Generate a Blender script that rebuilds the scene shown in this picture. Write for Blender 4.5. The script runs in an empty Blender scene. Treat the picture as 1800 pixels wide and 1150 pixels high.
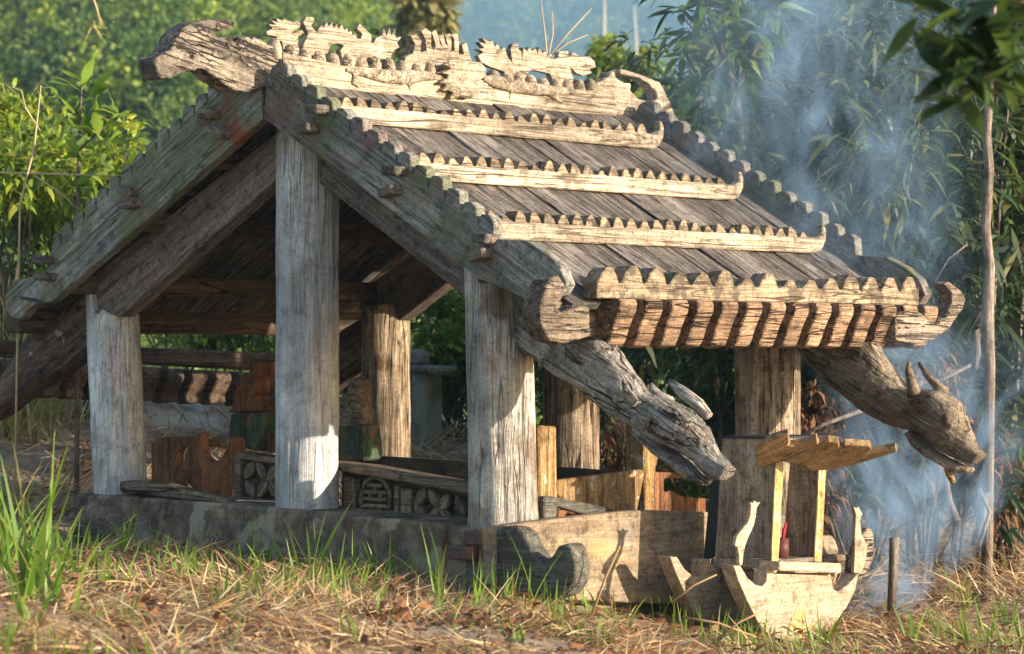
import bpy, bmesh, math, random
import numpy as np
from mathutils import Vector, Matrix, noise
R = math.radians
random.seed(7); rng = np.random.default_rng(7)
sc = bpy.context.scene
COL = sc.collection

# ---------------------------------------------------------------- camera, sky, sun, exposure
CAM = Vector((9.55, -8.83, 0.73)); YAW = R(42.8); PITCH = R(0.564)
cd = bpy.data.cameras.new('camera'); cam = bpy.data.objects.new('camera', cd); COL.objects.link(cam)
cam.location = CAM; cam.rotation_euler = (R(90) + PITCH, 0, YAW)
cd.sensor_width = 36; cd.lens = 96; cd.clip_end = 6000; cd.clip_start = 0.1
cd.dof.use_dof = True; cd.dof.focus_distance = 12.6; cd.dof.aperture_fstop = 4.0
sc.camera = cam
SUN_AZ, SUN_EL = R(20), R(12.8)          # azimuth from +X towards +Y
sund = bpy.data.lights.new('sun', 'SUN'); sun = bpy.data.objects.new('sun', sund); COL.objects.link(sun)
sund.energy = 5.0; sund.angle = R(0.5); sund.color = (1.0, 0.85, 0.66)
sdir = Vector((math.cos(SUN_EL)*math.cos(SUN_AZ), math.cos(SUN_EL)*math.sin(SUN_AZ), math.sin(SUN_EL)))
sun.rotation_euler = sdir.to_track_quat('Z', 'Y').to_euler(); sun.location = (8, 2, 6)
w = bpy.data.worlds.new('World'); sc.world = w; w.use_nodes = True
nt = w.node_tree; bg = nt.nodes['Background']; sk = nt.nodes.new('ShaderNodeTexSky')
sk.sky_type = 'NISHITA'; sk.sun_disc = False; sk.sun_elevation = SUN_EL; sk.sun_rotation = R(90) - SUN_AZ
nt.links.new(sk.outputs[0], bg.inputs[0]); bg.inputs[1].default_value = 0.135
sc.view_settings.view_transform = 'Standard'; sc.view_settings.look = 'None'
sc.view_settings.exposure = 1.22; sc.view_settings.gamma = 1
cy = sc.cycles
cy.use_denoising = True; cy.use_adaptive_sampling = True; cy.adaptive_threshold = 0.012
cy.max_bounces = 6; cy.diffuse_bounces = 3; cy.glossy_bounces = 2; cy.transmission_bounces = 3; cy.volume_bounces = 1
cy.transparent_max_bounces = 12; cy.volume_step_rate = 2.0; cy.volume_max_steps = 128

# ---------------------------------------------------------------- helpers
WM = {}
def setmeta(o, label=None, cat=None, group=None, kind=None):
    if label: o['label'] = label
    if cat: o['category'] = cat
    if group: o['group'] = group
    if kind: o['kind'] = kind
    return o
def link(name, data, M=None, parent=None):
    o = bpy.data.objects.new(name, data); COL.objects.link(o)
    M = M or Matrix.Identity(4); WM[o] = M.copy()
    if parent is not None:
        o.parent = parent; o.matrix_parent_inverse = WM[parent].inverted()
    o.matrix_basis = M
    return o
def thing(name, label, cat, loc=(0,0,0), group=None):
    o = link(name, None, Matrix.Translation(Vector(loc))); o.empty_display_size = 0.1
    return setmeta(o, label, cat, group)
def mesh(name, V, F, smooth=False):
    me = bpy.data.meshes.new(name); me.from_pydata([tuple(v) for v in V], [], F); me.update()
    if smooth: me.polygons.foreach_set('use_smooth', [True]*len(me.polygons))
    return me
def npmesh(name, V, quads=None, tris=None, smooth=False):
    """V (n,3); faces as integer arrays"""
    me = bpy.data.meshes.new(name)
    fs = []; 
    q = np.zeros((0,4), int) if quads is None else np.asarray(quads).reshape(-1,4)
    t = np.zeros((0,3), int) if tris is None else np.asarray(tris).reshape(-1,3)
    loops = np.concatenate([q.ravel(), t.ravel()]).astype(np.int32)
    tot = np.concatenate([np.full(len(q),4), np.full(len(t),3)]).astype(np.int32)
    st = np.concatenate([[0], np.cumsum(tot)[:-1]]).astype(np.int32)
    me.vertices.add(len(V)); me.vertices.foreach_set('co', np.asarray(V, np.float32).ravel())
    me.loops.add(len(loops)); me.loops.foreach_set('vertex_index', loops)
    me.polygons.add(len(tot)); me.polygons.foreach_set('loop_start', st); me.polygons.foreach_set('loop_total', tot)
    if smooth: me.polygons.foreach_set('use_smooth', np.ones(len(tot), bool))
    me.update(calc_edges=True); me.validate()
    return me
def bm_mesh(name, bm, smooth=False):
    me = bpy.data.meshes.new(name); bm.normal_update(); bm.to_mesh(me); bm.free()
    if smooth: me.polygons.foreach_set('use_smooth', [True]*len(me.polygons))
    return me
def part(name, me, mat, parent=None, M=None, label=None):
    me.materials.clear(); me.materials.append(mat)
    o = link(name, me, M, parent)
    if label: o['label'] = label
    return o
# frames: outline (u,v) and depth w.  'Y': u=x v=z, w towards +Y.  'X': u=y v=z, w towards -X
def frame(kind, c):
    if kind == 'Y': return Matrix(((1,0,0,0),(0,0,1,c),(0,1,0,0),(0,0,0,1)))     # local (u,v,w)->(u, c+w, v)
    if kind == 'X': return Matrix(((0,0,-1,c),(1,0,0,0),(0,1,0,0),(0,0,0,1)))    # -> (c-w, u, v)
    return Matrix(((1,0,0,0),(0,1,0,0),(0,0,1,c),(0,0,0,1)))
def prism_bm(pts, depth, bevel=0.006, seg=1, jit=0.0):
    bm = bmesh.new()
    vs = [bm.verts.new((u, v, 0)) for u, v in pts]
    f = bm.faces.new(vs)
    r = bmesh.ops.extrude_face_region(bm, geom=[f])
    up = [e for e in r['geom'] if isinstance(e, bmesh.types.BMVert)]
    bmesh.ops.translate(bm, vec=(0,0,depth), verts=up)
    bmesh.ops.recalc_face_normals(bm, faces=bm.faces[:])
    if bevel > 0:
        ed = [e for e in bm.edges if len(e.link_faces) == 2 and (len(e.link_faces[0].verts) > 4 or len(e.link_faces[1].verts) > 4 or e.calc_face_angle(0) > 0.7)]
        bmesh.ops.bevel(bm, geom=ed, offset=bevel, segments=seg, affect='EDGES', profile=0.6, clamp_overlap=True)
    if jit:
        for v in bm.verts:
            n = noise.noise_vector(v.co*9); v.co += n*jit
    bmesh.ops.triangulate(bm, faces=[f for f in bm.faces if len(f.verts) > 4])
    return bm
def prism(name, pts, depth, mat, parent, kind='Y', c=0.0, bevel=0.006, seg=1, jit=0.0, label=None, M=None):
    me = bm_mesh(name, prism_bm(pts, depth, bevel, seg, jit))
    return part(name, me, mat, parent, M or frame(kind, c), label)
def pull(pts, depth):
    lo = min(a for a, b in pts); hi = max(a for a, b in pts); sh = depth*1.05; hi = lo + (hi-lo)*.75
    return [(a + sh*max(0, (hi-a)/(hi-lo)), b) for a, b in pts]
TEX = {}
def cloudtex(s):
    if s not in TEX:
        t = bpy.data.textures.new('clouds%g'%s, 'CLOUDS'); t.noise_scale = s; t.noise_depth = 3; TEX[s] = t
    return TEX[s]
def carve(o, voxel=0.008, it=4, amp=0.008, scale=0.05):
    """turn a prism / group of solids into one hand-carved wooden body"""
    m = o.modifiers.new('remesh', 'REMESH'); m.mode = 'VOXEL'; m.voxel_size = voxel; m.use_smooth_shade = True
    s = o.modifiers.new('smooth', 'SMOOTH'); s.factor = 0.5; s.iterations = it
    d = o.modifiers.new('rough', 'DISPLACE'); d.texture = cloudtex(scale); d.strength = amp; d.mid_level = 0.5; d.texture_coords = 'LOCAL'
    return o
def box_bm(bm, x0, x1, y0, y1, z0, z1):
    vs = [bm.verts.new(p) for p in ((x0,y0,z0),(x1,y0,z0),(x1,y1,z0),(x0,y1,z0),(x0,y0,z1),(x1,y0,z1),(x1,y1,z1),(x0,y1,z1))]
    for f in ((3,2,1,0),(4,5,6,7),(0,1,5,4),(1,2,6,5),(2,3,7,6),(3,0,4,7)): bm.faces.new([vs[i] for i in f])
def box(name, size, mat, parent, M, bevel=0.005, sub=0, jit=0.0, label=None):
    """box centred on local origin, x is the grain"""
    bm = bmesh.new(); sx, sy, sz = size
    box_bm(bm, -sx/2, sx/2, -sy/2, sy/2, -sz/2, sz/2)
    if sub:
        ed = [e for e in bm.edges if abs(e.verts[0].co.x - e.verts[1].co.x) > sx*0.5]
        bmesh.ops.subdivide_edges(bm, edges=ed, cuts=sub)
        bmesh.ops.recalc_face_normals(bm, faces=bm.faces[:])
    if bevel:
        ed = [e for e in bm.edges if e.calc_face_angle(0) > 0.7]
        bmesh.ops.bevel(bm, geom=ed, offset=bevel, segments=1, affect='EDGES', clamp_overlap=True)
    if jit:
        off = Vector((random.random()*50, random.random()*50, 0))
        for v in bm.verts: v.co += noise.noise_vector(v.co*3.5 + off)*jit
    return part(name, bm_mesh(name, bm), mat, parent, M, label)
def along(a, b, roll=(0,0,1)):
    """matrix with local x from a to b, centred, local z near roll"""
    a = Vector(a); b = Vector(b); x = (b - a).normalized(); z = Vector(roll); y = z.cross(x).normalized(); z = x.cross(y)
    m = Matrix((x, y, z)).transposed().to_4x4(); m.translation = (a + b)/2
    return m, (b - a).length
def loft_arrays(secs, n=16, noise_amp=0.0, seed=0, power=1.0):
    """secs: list of (centre, axisA, axisB) 3-vectors -> V, quads, closed with caps"""
    V = []; Q = []; T = []
    for i, (c, a, b) in enumerate(secs):
        c = np.array(c, float); a = np.array(a, float); b = np.array(b, float)
        for k in range(n):
            t = 2*math.pi*k/n; ct, st = math.cos(t), math.sin(t)
            if power != 1: ct = math.copysign(abs(ct)**power, ct); st = math.copysign(abs(st)**power, st)
            p = c + a*ct + b*st
            if noise_amp:
                nn = noise.noise(Vector(p)*7 + Vector((seed, 0, 0)))
                p = p + (a*ct + b*st)/max(1e-6, np.linalg.norm(a*ct + b*st))*nn*noise_amp
            V.append(p)
    m = len(secs)
    for i in range(m-1):
        for k in range(n):
            Q.append((i*n+k, i*n+(k+1)%n, (i+1)*n+(k+1)%n, (i+1)*n+k))
    V.append(np.array(secs[0][0], float)); V.append(np.array(secs[-1][0], float))
    for k in range(n):
        T.append((m*n, (k+1)%n, k)); T.append((m*n+1, (m-1)*n+k, (m-1)*n+(k+1)%n))
    return np.array(V), np.array(Q), np.array(T)
def tube_secs(pts, rad, n=8):
    pts = [Vector(p) for p in pts]; out = []
    for i, p in enumerate(pts):
        d = (pts[min(i+1, len(pts)-1)] - pts[max(i-1, 0)]).normalized()
        h = Vector((0,0,1)) if abs(d.z) < 0.9 else Vector((1,0,0))
        a = d.cross(h).normalized(); b = a.cross(d).normalized()
        r = rad[i] if hasattr(rad, '__len__') else rad
        out.append((p, a*r, b*r))
    return out
def join_arrays(lst):
    V = []; Q = []; T = []; o = 0
    for v, q, t in lst:
        V.append(v); Q.append(np.asarray(q).reshape(-1,4)+o); T.append(np.asarray(t).reshape(-1,3)+o); o += len(v)
    return np.concatenate(V), np.concatenate(Q), np.concatenate(T)
def tube(name, pts, rad, mat, parent=None, n=8, amp=0.0, smooth=True, label=None):
    V, Q, T = loft_arrays(tube_secs(pts, rad), n, amp, random.random()*40)
    return part(name, npmesh(name, V, Q, T, smooth), mat, parent, None, label)
def pair_loft(name, pairs, hw, y, mat, parent, n=20, amp=0.01, power=0.72, label=None):
    """carved beam / head: (top,bottom) outline pairs in the XZ plane at depth y, hw half widths"""
    secs = []
    for (t, b), h in zip(pairs, hw):
        c = ((t[0]+b[0])/2, y, (t[1]+b[1])/2); a = ((t[0]-b[0])/2, 0, (t[1]-b[1])/2)
        secs.append((c, a, (0, h, 0)))
    # resample smoothly
    S = []
    for i in range(len(secs)-1):
        for k in range(4):
            f = k/4; S.append(tuple(np.array(secs[i][j])*(1-f) + np.array(secs[i+1][j])*f for j in range(3)))
    S.append(secs[-1])
    V, Q, T = loft_arrays(S, n, amp, random.random()*30, power)
    return part(name, npmesh(name, V, Q, T, True), mat, parent, None, label)

# ---------------------------------------------------------------- materials
def new_mat(name):
    m = bpy.data.materials.new(name); m.use_nodes = True
    n = m.node_tree.nodes; b = n['Principled BSDF']
    return m, m.node_tree, b
def N(t, typ, **kw):
    n = t.nodes.new(typ)
    for k, v in kw.items(): setattr(n, k, v)
    return n
def ramp(t, fac, stops, interp='LINEAR'):
    r = N(t, 'ShaderNodeValToRGB'); cr = r.color_ramp; cr.interpolation = interp
    while len(cr.elements) < len(stops): cr.elements.new(0.5)
    for e, (p, c) in zip(cr.elements, stops):
        e.position = p; e.color = (c, c, c, 1) if isinstance(c, (int, float)) else (*c, 1)
    t.links.new(fac, r.inputs[0]); return r.outputs[0]
def mixc(t, fac, a, b, mode='MIX'):
    m = N(t, 'ShaderNodeMix', data_type='RGBA', blend_type=mode)
    if isinstance(fac, (int, float)): m.inputs[0].default_value = fac
    else: t.links.new(fac, m.inputs[0])
    for s, v in ((6, a), (7, b)):
        if isinstance(v, tuple): m.inputs[s].default_value = (*v, 1)
        else: t.links.new(v, m.inputs[s])
    return m.outputs[2]
def math_n(t, op, a, b=None):
    m = N(t, 'ShaderNodeMath', operation=op)
    for i, v in ((0, a), (1, b)):
        if v is None: continue
        if isinstance(v, (int, float)): m.inputs[i].default_value = v
        else: t.links.new(v, m.inputs[i])
    return m.outputs[0]
def tnoise(t, vec, scale, detail=4, rough=0.55, dist=0.0):
    n = N(t, 'ShaderNodeTexNoise'); n.inputs['Scale'].default_value = scale; n.inputs['Detail'].default_value = detail
    n.inputs['Roughness'].default_value = rough; n.inputs['Distortion'].default_value = dist
    t.links.new(vec, n.inputs['Vector']); return n.outputs['Fac']
def wood(name, dark, light, rot=(0,0,0), fine=26.0, crack=0.55, blot=(), rough=0.85, bump=0.5, tint=0.35, gr=1.0):
    """weathered wood, grain along local x after rotating by -rot; blot: (colour, scale, threshold, strength)"""
    fine *= 1.8
    m, t, b = new_mat(name)
    tc = N(t, 'ShaderNodeTexCoord'); oi = N(t, 'ShaderNodeObjectInfo')
    add = N(t, 'ShaderNodeVectorMath', operation='ADD')
    sc_ = N(t, 'ShaderNodeVectorMath', operation='SCALE'); t.links.new(oi.outputs['Random'], sc_.inputs['Scale']); sc_.inputs[0].default_value = (37, 17, 23)
    vr = N(t, 'ShaderNodeVectorRotate', rotation_type='EULER_XYZ'); vr.inputs['Rotation'].default_value = rot
    t.links.new(tc.outputs['Object'], vr.inputs['Vector']); t.links.new(vr.outputs[0], add.inputs[0]); t.links.new(sc_.outputs[0], add.inputs[1])
    P = add.outputs[0]
    def stretch(sx, s):
        mp = N(t, 'ShaderNodeMapping'); mp.inputs['Scale'].default_value = (sx, s, s); t.links.new(P, mp.inputs['Vector']); return mp.outputs[0]
    warp = tnoise(t, P, 3.0, 2)
    g1 = tnoise(t, stretch(1.6, fine), 1.0, 5, 0.6, 0.6)
    g2 = tnoise(t, stretch(5.0, fine*4.5), 1.0, 3, 0.6)
    big = tnoise(t, stretch(1.4, 3.2), 1.0, 4, 0.6)
    ck = tnoise(t, stretch(0.55, fine*0.36), 1.0, 2, 0.5, 0.35)
    g = math_n(t, 'ADD', math_n(t, 'MULTIPLY', g1, 0.5), math_n(t, 'MULTIPLY', g2, 0.5))
    col = ramp(t, g, [(0.36, dark), (0.5, tuple((a+c)/2 for a, c in zip(dark, light))), (0.62, light)])
    tn = ramp(t, big, [(0.35, (1-tint,)*3), (0.6, (1.0, 1.0, 1.0)), (0.72, (1+tint*0.5,)*3)])
    col = mixc(t, 1.0, col, tn, 'MULTIPLY')
    grit = tnoise(t, P, 75.0, 4, .7); spot = tnoise(t, P, 16.0, 5, .65)
    col = mixc(t, 1.0, col, ramp(t, grit, [(.33, 1-.45*gr), (.5, 1.0), (.7, 1+.25*gr)]), 'MULTIPLY')
    col = mixc(t, 1.0, col, ramp(t, spot, [(.34, 1-.5*gr), (.46, 1.0), (.68, 1+.2*gr)]), 'MULTIPLY')
    rv = ramp(t, oi.outputs['Random'], [(0.0, 0.8), (1.0, 1.15)])
    col = mixc(t, 1.0, col, rv, 'MULTIPLY')
    for i, (bc, bs, th, st) in enumerate(blot):
        sh = N(t, 'ShaderNodeVectorMath', operation='ADD'); sh.inputs[1].default_value = (i*7.3+1, i*3.1, i*5.7); t.links.new(P, sh.inputs[0])
        bn = tnoise(t, sh.outputs[0], bs, 6, 0.62, 0.4)
        f = ramp(t, bn, [(th, 0.0), (min(0.99, th+0.09), st)])
        col = mixc(t, f, col, bc)
    def ridge(n_, w_): return ramp(t, math_n(t, 'ABSOLUTE', math_n(t, 'SUBTRACT', n_, 0.5)), [(0.0, 1.0), (w_*.35, .8), (w_, 0.0)])
    ck2 = tnoise(t, stretch(1.4, fine*0.95), 1.0, 2, 0.5, 0.3)
    gate = ramp(t, tnoise(t, stretch(2.0, 6.0), 1.0, 3, .6), [(.45, 0.0), (.6, 1.0)])
    cf = math_n(t, 'MAXIMUM', math_n(t, 'MULTIPLY', ridge(ck, 0.013), ramp(t, big, [(.4,.25),(.6,1.0)])), math_n(t, 'MULTIPLY', ridge(ck2, 0.03), gate))
    cf = math_n(t, 'MINIMUM', math_n(t, 'MULTIPLY', cf, crack*1.6), 1.0)
    col = mixc(t, cf, col, tuple(x*0.22 for x in dark))
    t.links.new(col, b.inputs['Base Color'])
    b.inputs['Roughness'].default_value = rough; b.inputs['Specular IOR Level'].default_value = 0.25
    h = math_n(t, 'SUBTRACT', math_n(t, 'ADD', math_n(t, 'MULTIPLY', g, 1.0), math_n(t, 'MULTIPLY', spot, 0.6)), math_n(t, 'MULTIPLY', cf, 1.0))
    bp = N(t, 'ShaderNodeBump'); bp.inputs['Strength'].default_value = bump; bp.inputs['Distance'].default_value = 0.02
    t.links.new(h, bp.inputs['Height']); t.links.new(bp.outputs[0], b.inputs['Normal'])
    return m
SL = math.atan(0.572)
GREEN = (0.10, 0.115, 0.035); WHITE = (0.55, 0.53, 0.47); RED = (0.22, 0.06, 0.035)
M_ = {}
M_['post'] = wood('post_wood', (0.37,0.375,0.385), (0.66,0.665,0.67), (0,R(90),0), 20, 0.4, ((WHITE,9,0.64,0.5),((0.22,0.18,0.13),2.4,0.6,0.6)), tint=0.45, gr=.6)
M_['postc'] = wood('stained_post_wood', (0.30,0.28,0.25), (0.60,0.57,0.52), (0,R(90),0), 18, 0.5, ((WHITE,7,0.6,0.6),((0.13,0.085,0.05),2.2,0.5,0.75),((0.2,0.1,0.045),5,0.6,0.6)), tint=0.5, bump=0.9, gr=.7)
M_['postb'] = wood('brown_post_wood', (0.12,0.08,0.05), (0.64,0.51,0.37), (0,R(90),0), 16, 0.8, ((WHITE,11,0.64,0.6),((0.12,0.06,0.025),4,0.52,0.7)), tint=0.5, bump=0.8)
def barge_mat(n, ang, blot): return wood(n, (0.11,0.11,0.10), (0.36,0.35,0.32), (0,0,ang), 18, 0.5, blot, tint=0.45)
M_['bargeR'] = barge_mat('barge_wood_right', SL, ((GREEN,3.2,0.52,0.5),((0.20,0.11,0.095),4.0,0.56,0.55),(WHITE,15,0.70,0.7)))
M_['bargeL'] = barge_mat('barge_wood_left', -SL, ((GREEN,2.2,0.44,0.55),(RED,3.0,0.57,0.85),(WHITE,11,0.68,0.85)))
M_['rafterR'] = wood('rafter_wood_right', (0.07,0.055,0.05), (0.22,0.185,0.165), (0,0,SL), 18, 0.4)
M_['rafterL'] = wood('rafter_wood_left', (0.09,0.07,0.062), (0.27,0.225,0.195), (0,0,-SL), 18, 0.4)
M_['plank'] = wood('roof_plank_wood', (0.055,0.045,0.041), (0.30,0.265,0.235), (0,0,0), 24, 0.85, (((0.38,0.35,0.31),4,0.60,0.45),((0.05,0.045,0.04),2.5,0.56,0.6)), bump=0.9, tint=0.5)
M_['pale'] = wood('pale_carved_wood', (0.22,0.175,0.125), (0.60,0.50,0.385), (0,0,0), 22, 0.55, (((0.13,0.095,0.065),5,0.56,0.6),((0.66,0.57,0.45),3,0.62,0.4)), tint=0.4, bump=0.7)
M_['phead'] = wood('weathered_shaded_dragon_wood', (0.12,0.10,0.085), (0.52,0.44,0.35), (0,0,R(12)), 16, 0.9, (((0.09,0.08,0.07),4,0.5,0.75),((0.6,0.52,0.42),3,0.62,0.5)), tint=0.5, bump=1.0)  # weathered wood; dark blotches stand in for shade in the mane grooves
M_['teeth'] = wood('tooth_rail_wood', (0.12,0.09,0.06), (0.44,0.34,0.23), (0,0,0), 18, 0.6, (((0.07,0.058,0.045),11,0.5,0.8),), tint=0.4)
M_['eave'] = wood('eave_block_wood', (0.13,0.08,0.05), (0.47,0.31,0.20), (0,R(90),0), 14, 0.75, (((0.09,0.065,0.05),8,0.6,0.6),), tint=0.4, bump=1.0)
M_['eavey'] = wood('eave_beam_wood', (0.09,0.07,0.055), (0.38,0.295,0.22), (0,0,0), 14, 0.75, (((0.10,0.08,0.06),5,0.58,0.7),(WHITE,10,0.7,0.4)), tint=0.5, bump=1.0)
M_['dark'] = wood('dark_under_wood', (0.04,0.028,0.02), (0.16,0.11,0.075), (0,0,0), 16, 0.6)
M_['peg'] = wood('peg_wood', (0.07,0.06,0.05), (0.24,0.20,0.165), (0,0,0), 20, 0.5)
M_['headR'] = wood('carved_head_wood', (0.10,0.09,0.08), (0.52,0.48,0.43), (0,R(-27),0), 15, 0.75, (((0.2,0.2,0.13),4,0.6,0.5),((0.10,0.06,0.04),3,0.60,0.7)), bump=1.0, tint=0.5)
M_['headB'] = wood('carved_head_wood_brown', (0.10,0.075,0.05), (0.40,0.32,0.235), (0,R(-27),0), 15, 0.6, (((0.09,0.05,0.03),2.5,0.5,0.8),(WHITE,9,0.7,0.4)), bump=0.9, tint=0.5)
M_['headL'] = wood('carved_head_wood_dark', (0.055,0.035,0.025), (0.22,0.15,0.11), (0,R(27),0), 15, 0.6, ((WHITE,8,0.62,0.75),), bump=0.9)
M_['rust'] = wood('orange_painted_wood', (0.09,0.04,0.02), (0.30,0.13,0.055), (0,0,R(90)), 16, 0.5, ((WHITE,18,0.66,0.5),((0.08,0.04,0.02),4,0.55,0.7)))
M_['amber'] = wood('amber_wood', (0.17,0.095,0.035), (0.43,0.27,0.12), (0,0,R(90)), 16, 0.5, ((WHITE,18,0.58,0.6),((0.10,0.06,0.03),5,0.55,0.7)))
M_['panel'] = wood('grey_carved_panel', (0.09,0.066,0.046), (0.30,0.235,0.17), (0,0,0), 18, 0.5, (((0.2,0.09,0.04),6,0.56,0.5),(WHITE,12,0.66,0.4)))
M_['new'] = wood('sawn_altar_wood', (0.29,0.22,0.15), (0.50,0.40,0.285), (0,0,0), 14, 0.2, (((0.30,0.23,0.17),3,0.55,0.5),((0.25,0.24,0.2),5,0.63,0.4)), tint=0.25, bump=0.35)
M_['shrine'] = wood('shrine_wood', (0.16,0.125,0.095), (0.38,0.325,0.27), (0,0,R(90)), 12, 0.25, (((0.34,0.3,0.26),2,0.58,0.4),), tint=0.4, bump=0.35)
M_['shrineroof'] = wood('shrine_roof_wood', (0.16,0.095,0.045), (0.42,0.28,0.15), (0,0,R(-40)), 14, 0.3, tint=0.4, bump=0.35)
M_['yellow'] = wood('yellow_edge_wood', (0.34,0.23,0.07), (0.52,0.40,0.17), (0,0,R(90)), 20, 0.3, (((0.42,0.36,0.28),14,0.5,0.8),), tint=0.3)
M_['log'] = wood('rotten_log_wood', (0.06,0.045,0.03), (0.36,0.27,0.18), (0,0,0), 12, 0.9, (((0.08,0.06,0.05),4,0.5,0.7),), bump=1.0)
M_['side'] = wood('side_board_wood', (0.17,0.125,0.085), (0.34,0.26,0.175), (0,0,0), 12, 0.2, (((0.24,0.235,0.21),2.2,0.55,0.5),((0.46,0.28,0.11),2.0,0.54,0.6)), tint=0.3, bump=0.35)
M_['horn'] = wood('shade_toned_horn_board', (0.05,0.048,0.04), (0.17,0.16,0.13), (0,0,0), 14, 0.5, (((0.22,0.22,0.19),5,0.6,0.5),), tint=0.4)  # base colour carries the shade on the horn board's front face

def plain(name, stops, scale=6, rough=0.9, bump=0.4, blot=(), detail=8, dist=0.01):
    m, t, b = new_mat(name)
    tc = N(t, 'ShaderNodeTexCoord'); P = tc.outputs['Object']
    n1 = tnoise(t, P, scale, detail, 0.62); n2 = tnoise(t, P, scale*7, 5, 0.6)
    g = math_n(t, 'ADD', math_n(t, 'MULTIPLY', n1, 0.7), math_n(t, 'MULTIPLY', n2, 0.3))
    col = ramp(t, g, stops)
    for i, (bc, bs, th, st) in enumerate(blot):
        sh = N(t, 'ShaderNodeVectorMath', operation='ADD'); sh.inputs[1].default_value = (i*7.3+1, i*3.1, i*5.7); t.links.new(P, sh.inputs[0])
        f = ramp(t, tnoise(t, sh.outputs[0], bs, 7, 0.65, 0.8), [(th, 0.0), (min(0.99, th+0.06), st)])
        col = mixc(t, f, col, bc)
    t.links.new(col, b.inputs['Base Color']); b.inputs['Roughness'].default_value = rough; b.inputs['Specular IOR Level'].default_value = 0.2
    bp = N(t, 'ShaderNodeBump'); bp.inputs['Strength'].default_value = bump; bp.inputs['Distance'].default_value = dist
    t.links.new(g, bp.inputs['Height']); t.links.new(bp.outputs[0], b.inputs['Normal'])
    return m
M_['plinth'] = plain('weathered_plaster', [(0.32,(0.05,0.037,0.028)),(0.5,(0.14,0.105,0.08)),(0.66,(0.28,0.22,0.165))], 9, bump=1.0, blot=(((0.34,0.29,0.22),3.0,0.56,0.8),((0.035,0.028,0.023),2.2,0.55,0.8)), dist=0.02)
M_['brick'] = plain('red_brick', [(0.3,(0.12,0.05,0.035)),(0.7,(0.30,0.12,0.07))], 12, blot=(((0.09,0.075,0.065),7,0.46,0.85),))
M_['concrete'] = plain('green_concrete', [(0.3,(0.12,0.15,0.13)),(0.7,(0.25,0.29,0.25))], 5, blot=(((0.10,0.09,0.07),3,0.55,0.7),((0.12,0.25,0.24),1.5,0.55,0.6)))
M_['cap'] = plain('dark_concrete', [(0.3,(0.07,0.065,0.06)),(0.7,(0.22,0.21,0.19))], 9, blot=(((0.05,0.05,0.045),5,0.5,0.7),))
M_['stone'] = plain('pale_stone', [(0.3,(0.25,0.26,0.25)),(0.7,(0.48,0.48,0.45))], 9)
M_['green'] = wood('green_painted_wood', (0.035,0.05,0.03), (0.10,0.135,0.085), (0,0,R(90)), 14, 0.4, (((0.3,0.12,0.04),6,0.55,0.8),))
M_['cup'] = plain('red_lacquer_tin', [(0.3,(0.05,0.018,0.014)),(0.7,(0.13,0.045,0.035))], 30, rough=0.5, bump=0.1)
M_['incense'] = plain('red_incense', [(0.3,(0.35,0.02,0.03)),(0.7,(0.45,0.05,0.05))], 30, bump=0.0)
M_['sheet'] = plain('dark_blue_sheet', [(0.3,(0.015,0.022,0.03)),(0.7,(0.03,0.045,0.055))], 5, rough=0.6, bump=0.1)
M_['bark'] = wood('grey_bark', (0.10,0.08,0.065), (0.30,0.245,0.20), (0,R(90),0), 14, 0.3)
M_['darkbark'] = wood('dark_bark', (0.05,0.04,0.03), (0.15,0.115,0.08), (0,R(90),0), 14, 0.3)
M_['cane'] = plain('dry_cane', [(0.3,(0.33,0.24,0.13)),(0.7,(0.58,0.46,0.30))], 20, bump=0.1)
M_['straw_stalk'] = plain('straw_stalk', [(0.3,(0.22,0.13,0.06)),(0.7,(0.42,0.29,0.16))], 20, bump=0.1)
M_['soil'] = plain('sandy_soil', [(0.32,(0.13,0.09,0.062)),(0.5,(0.29,0.22,0.155)),(0.66,(0.50,0.42,0.325))], 2.2, bump=0.9, blot=(((0.12,0.07,0.045),1.7,0.54,0.75),((0.5,0.4,0.29),0.7,0.60,0.6)), dist=0.03)
M_['hill'] = plain('hill_soil', [(0.3,(0.03,0.045,0.015)),(0.7,(0.06,0.08,0.03))], 0.2)

def leaf_mat(name, cols, trans=0.4, rough=0.45, spec=0.4, patch=None):
    """cols: list of colours spread over the leaves at random"""
    m, t, b = new_mat(name)
    g = N(t, 'ShaderNodeNewGeometry')
    stops = [(i/max(1, len(cols)-1), c) for i, c in enumerate(cols)]
    oi = N(t, 'ShaderNodeObjectInfo'); col = ramp(t, math_n(t, 'FRACT', math_n(t, 'ADD', g.outputs['Random Per Island'], oi.outputs['Random'])), stops)
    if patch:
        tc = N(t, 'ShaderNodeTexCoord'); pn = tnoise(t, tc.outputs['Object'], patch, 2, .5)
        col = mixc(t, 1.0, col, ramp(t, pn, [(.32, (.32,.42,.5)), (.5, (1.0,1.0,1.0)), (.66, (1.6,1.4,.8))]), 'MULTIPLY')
    b.inputs['Roughness'].default_value = rough; b.inputs['Specular IOR Level'].default_value = spec
    t.links.new(col, b.inputs['Base Color'])
    tr = N(t, 'ShaderNodeBsdfTranslucent'); hs = N(t, 'ShaderNodeHueSaturation'); hs.inputs['Value'].default_value = 1.5; hs.inputs['Hue'].default_value = 0.485
    t.links.new(col, hs.inputs['Color']); t.links.new(hs.outputs[0], tr.inputs['Color'])
    mx = N(t, 'ShaderNodeMixShader'); mx.inputs[0].default_value = trans
    t.links.new(b.outputs[0], mx.inputs[1]); t.links.new(tr.outputs[0], mx.inputs[2])
    t.links.new(mx.outputs[0], t.nodes['Material Output'].inputs['Surface'])
    return m
L_ = {}
L_['shrub'] = leaf_mat('shrub_leaf', [(0.05,0.09,0.015),(0.14,0.23,0.03),(0.25,0.33,0.045),(0.09,0.16,0.02),(0.36,0.38,0.07)], .45, patch=1.6)
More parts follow.
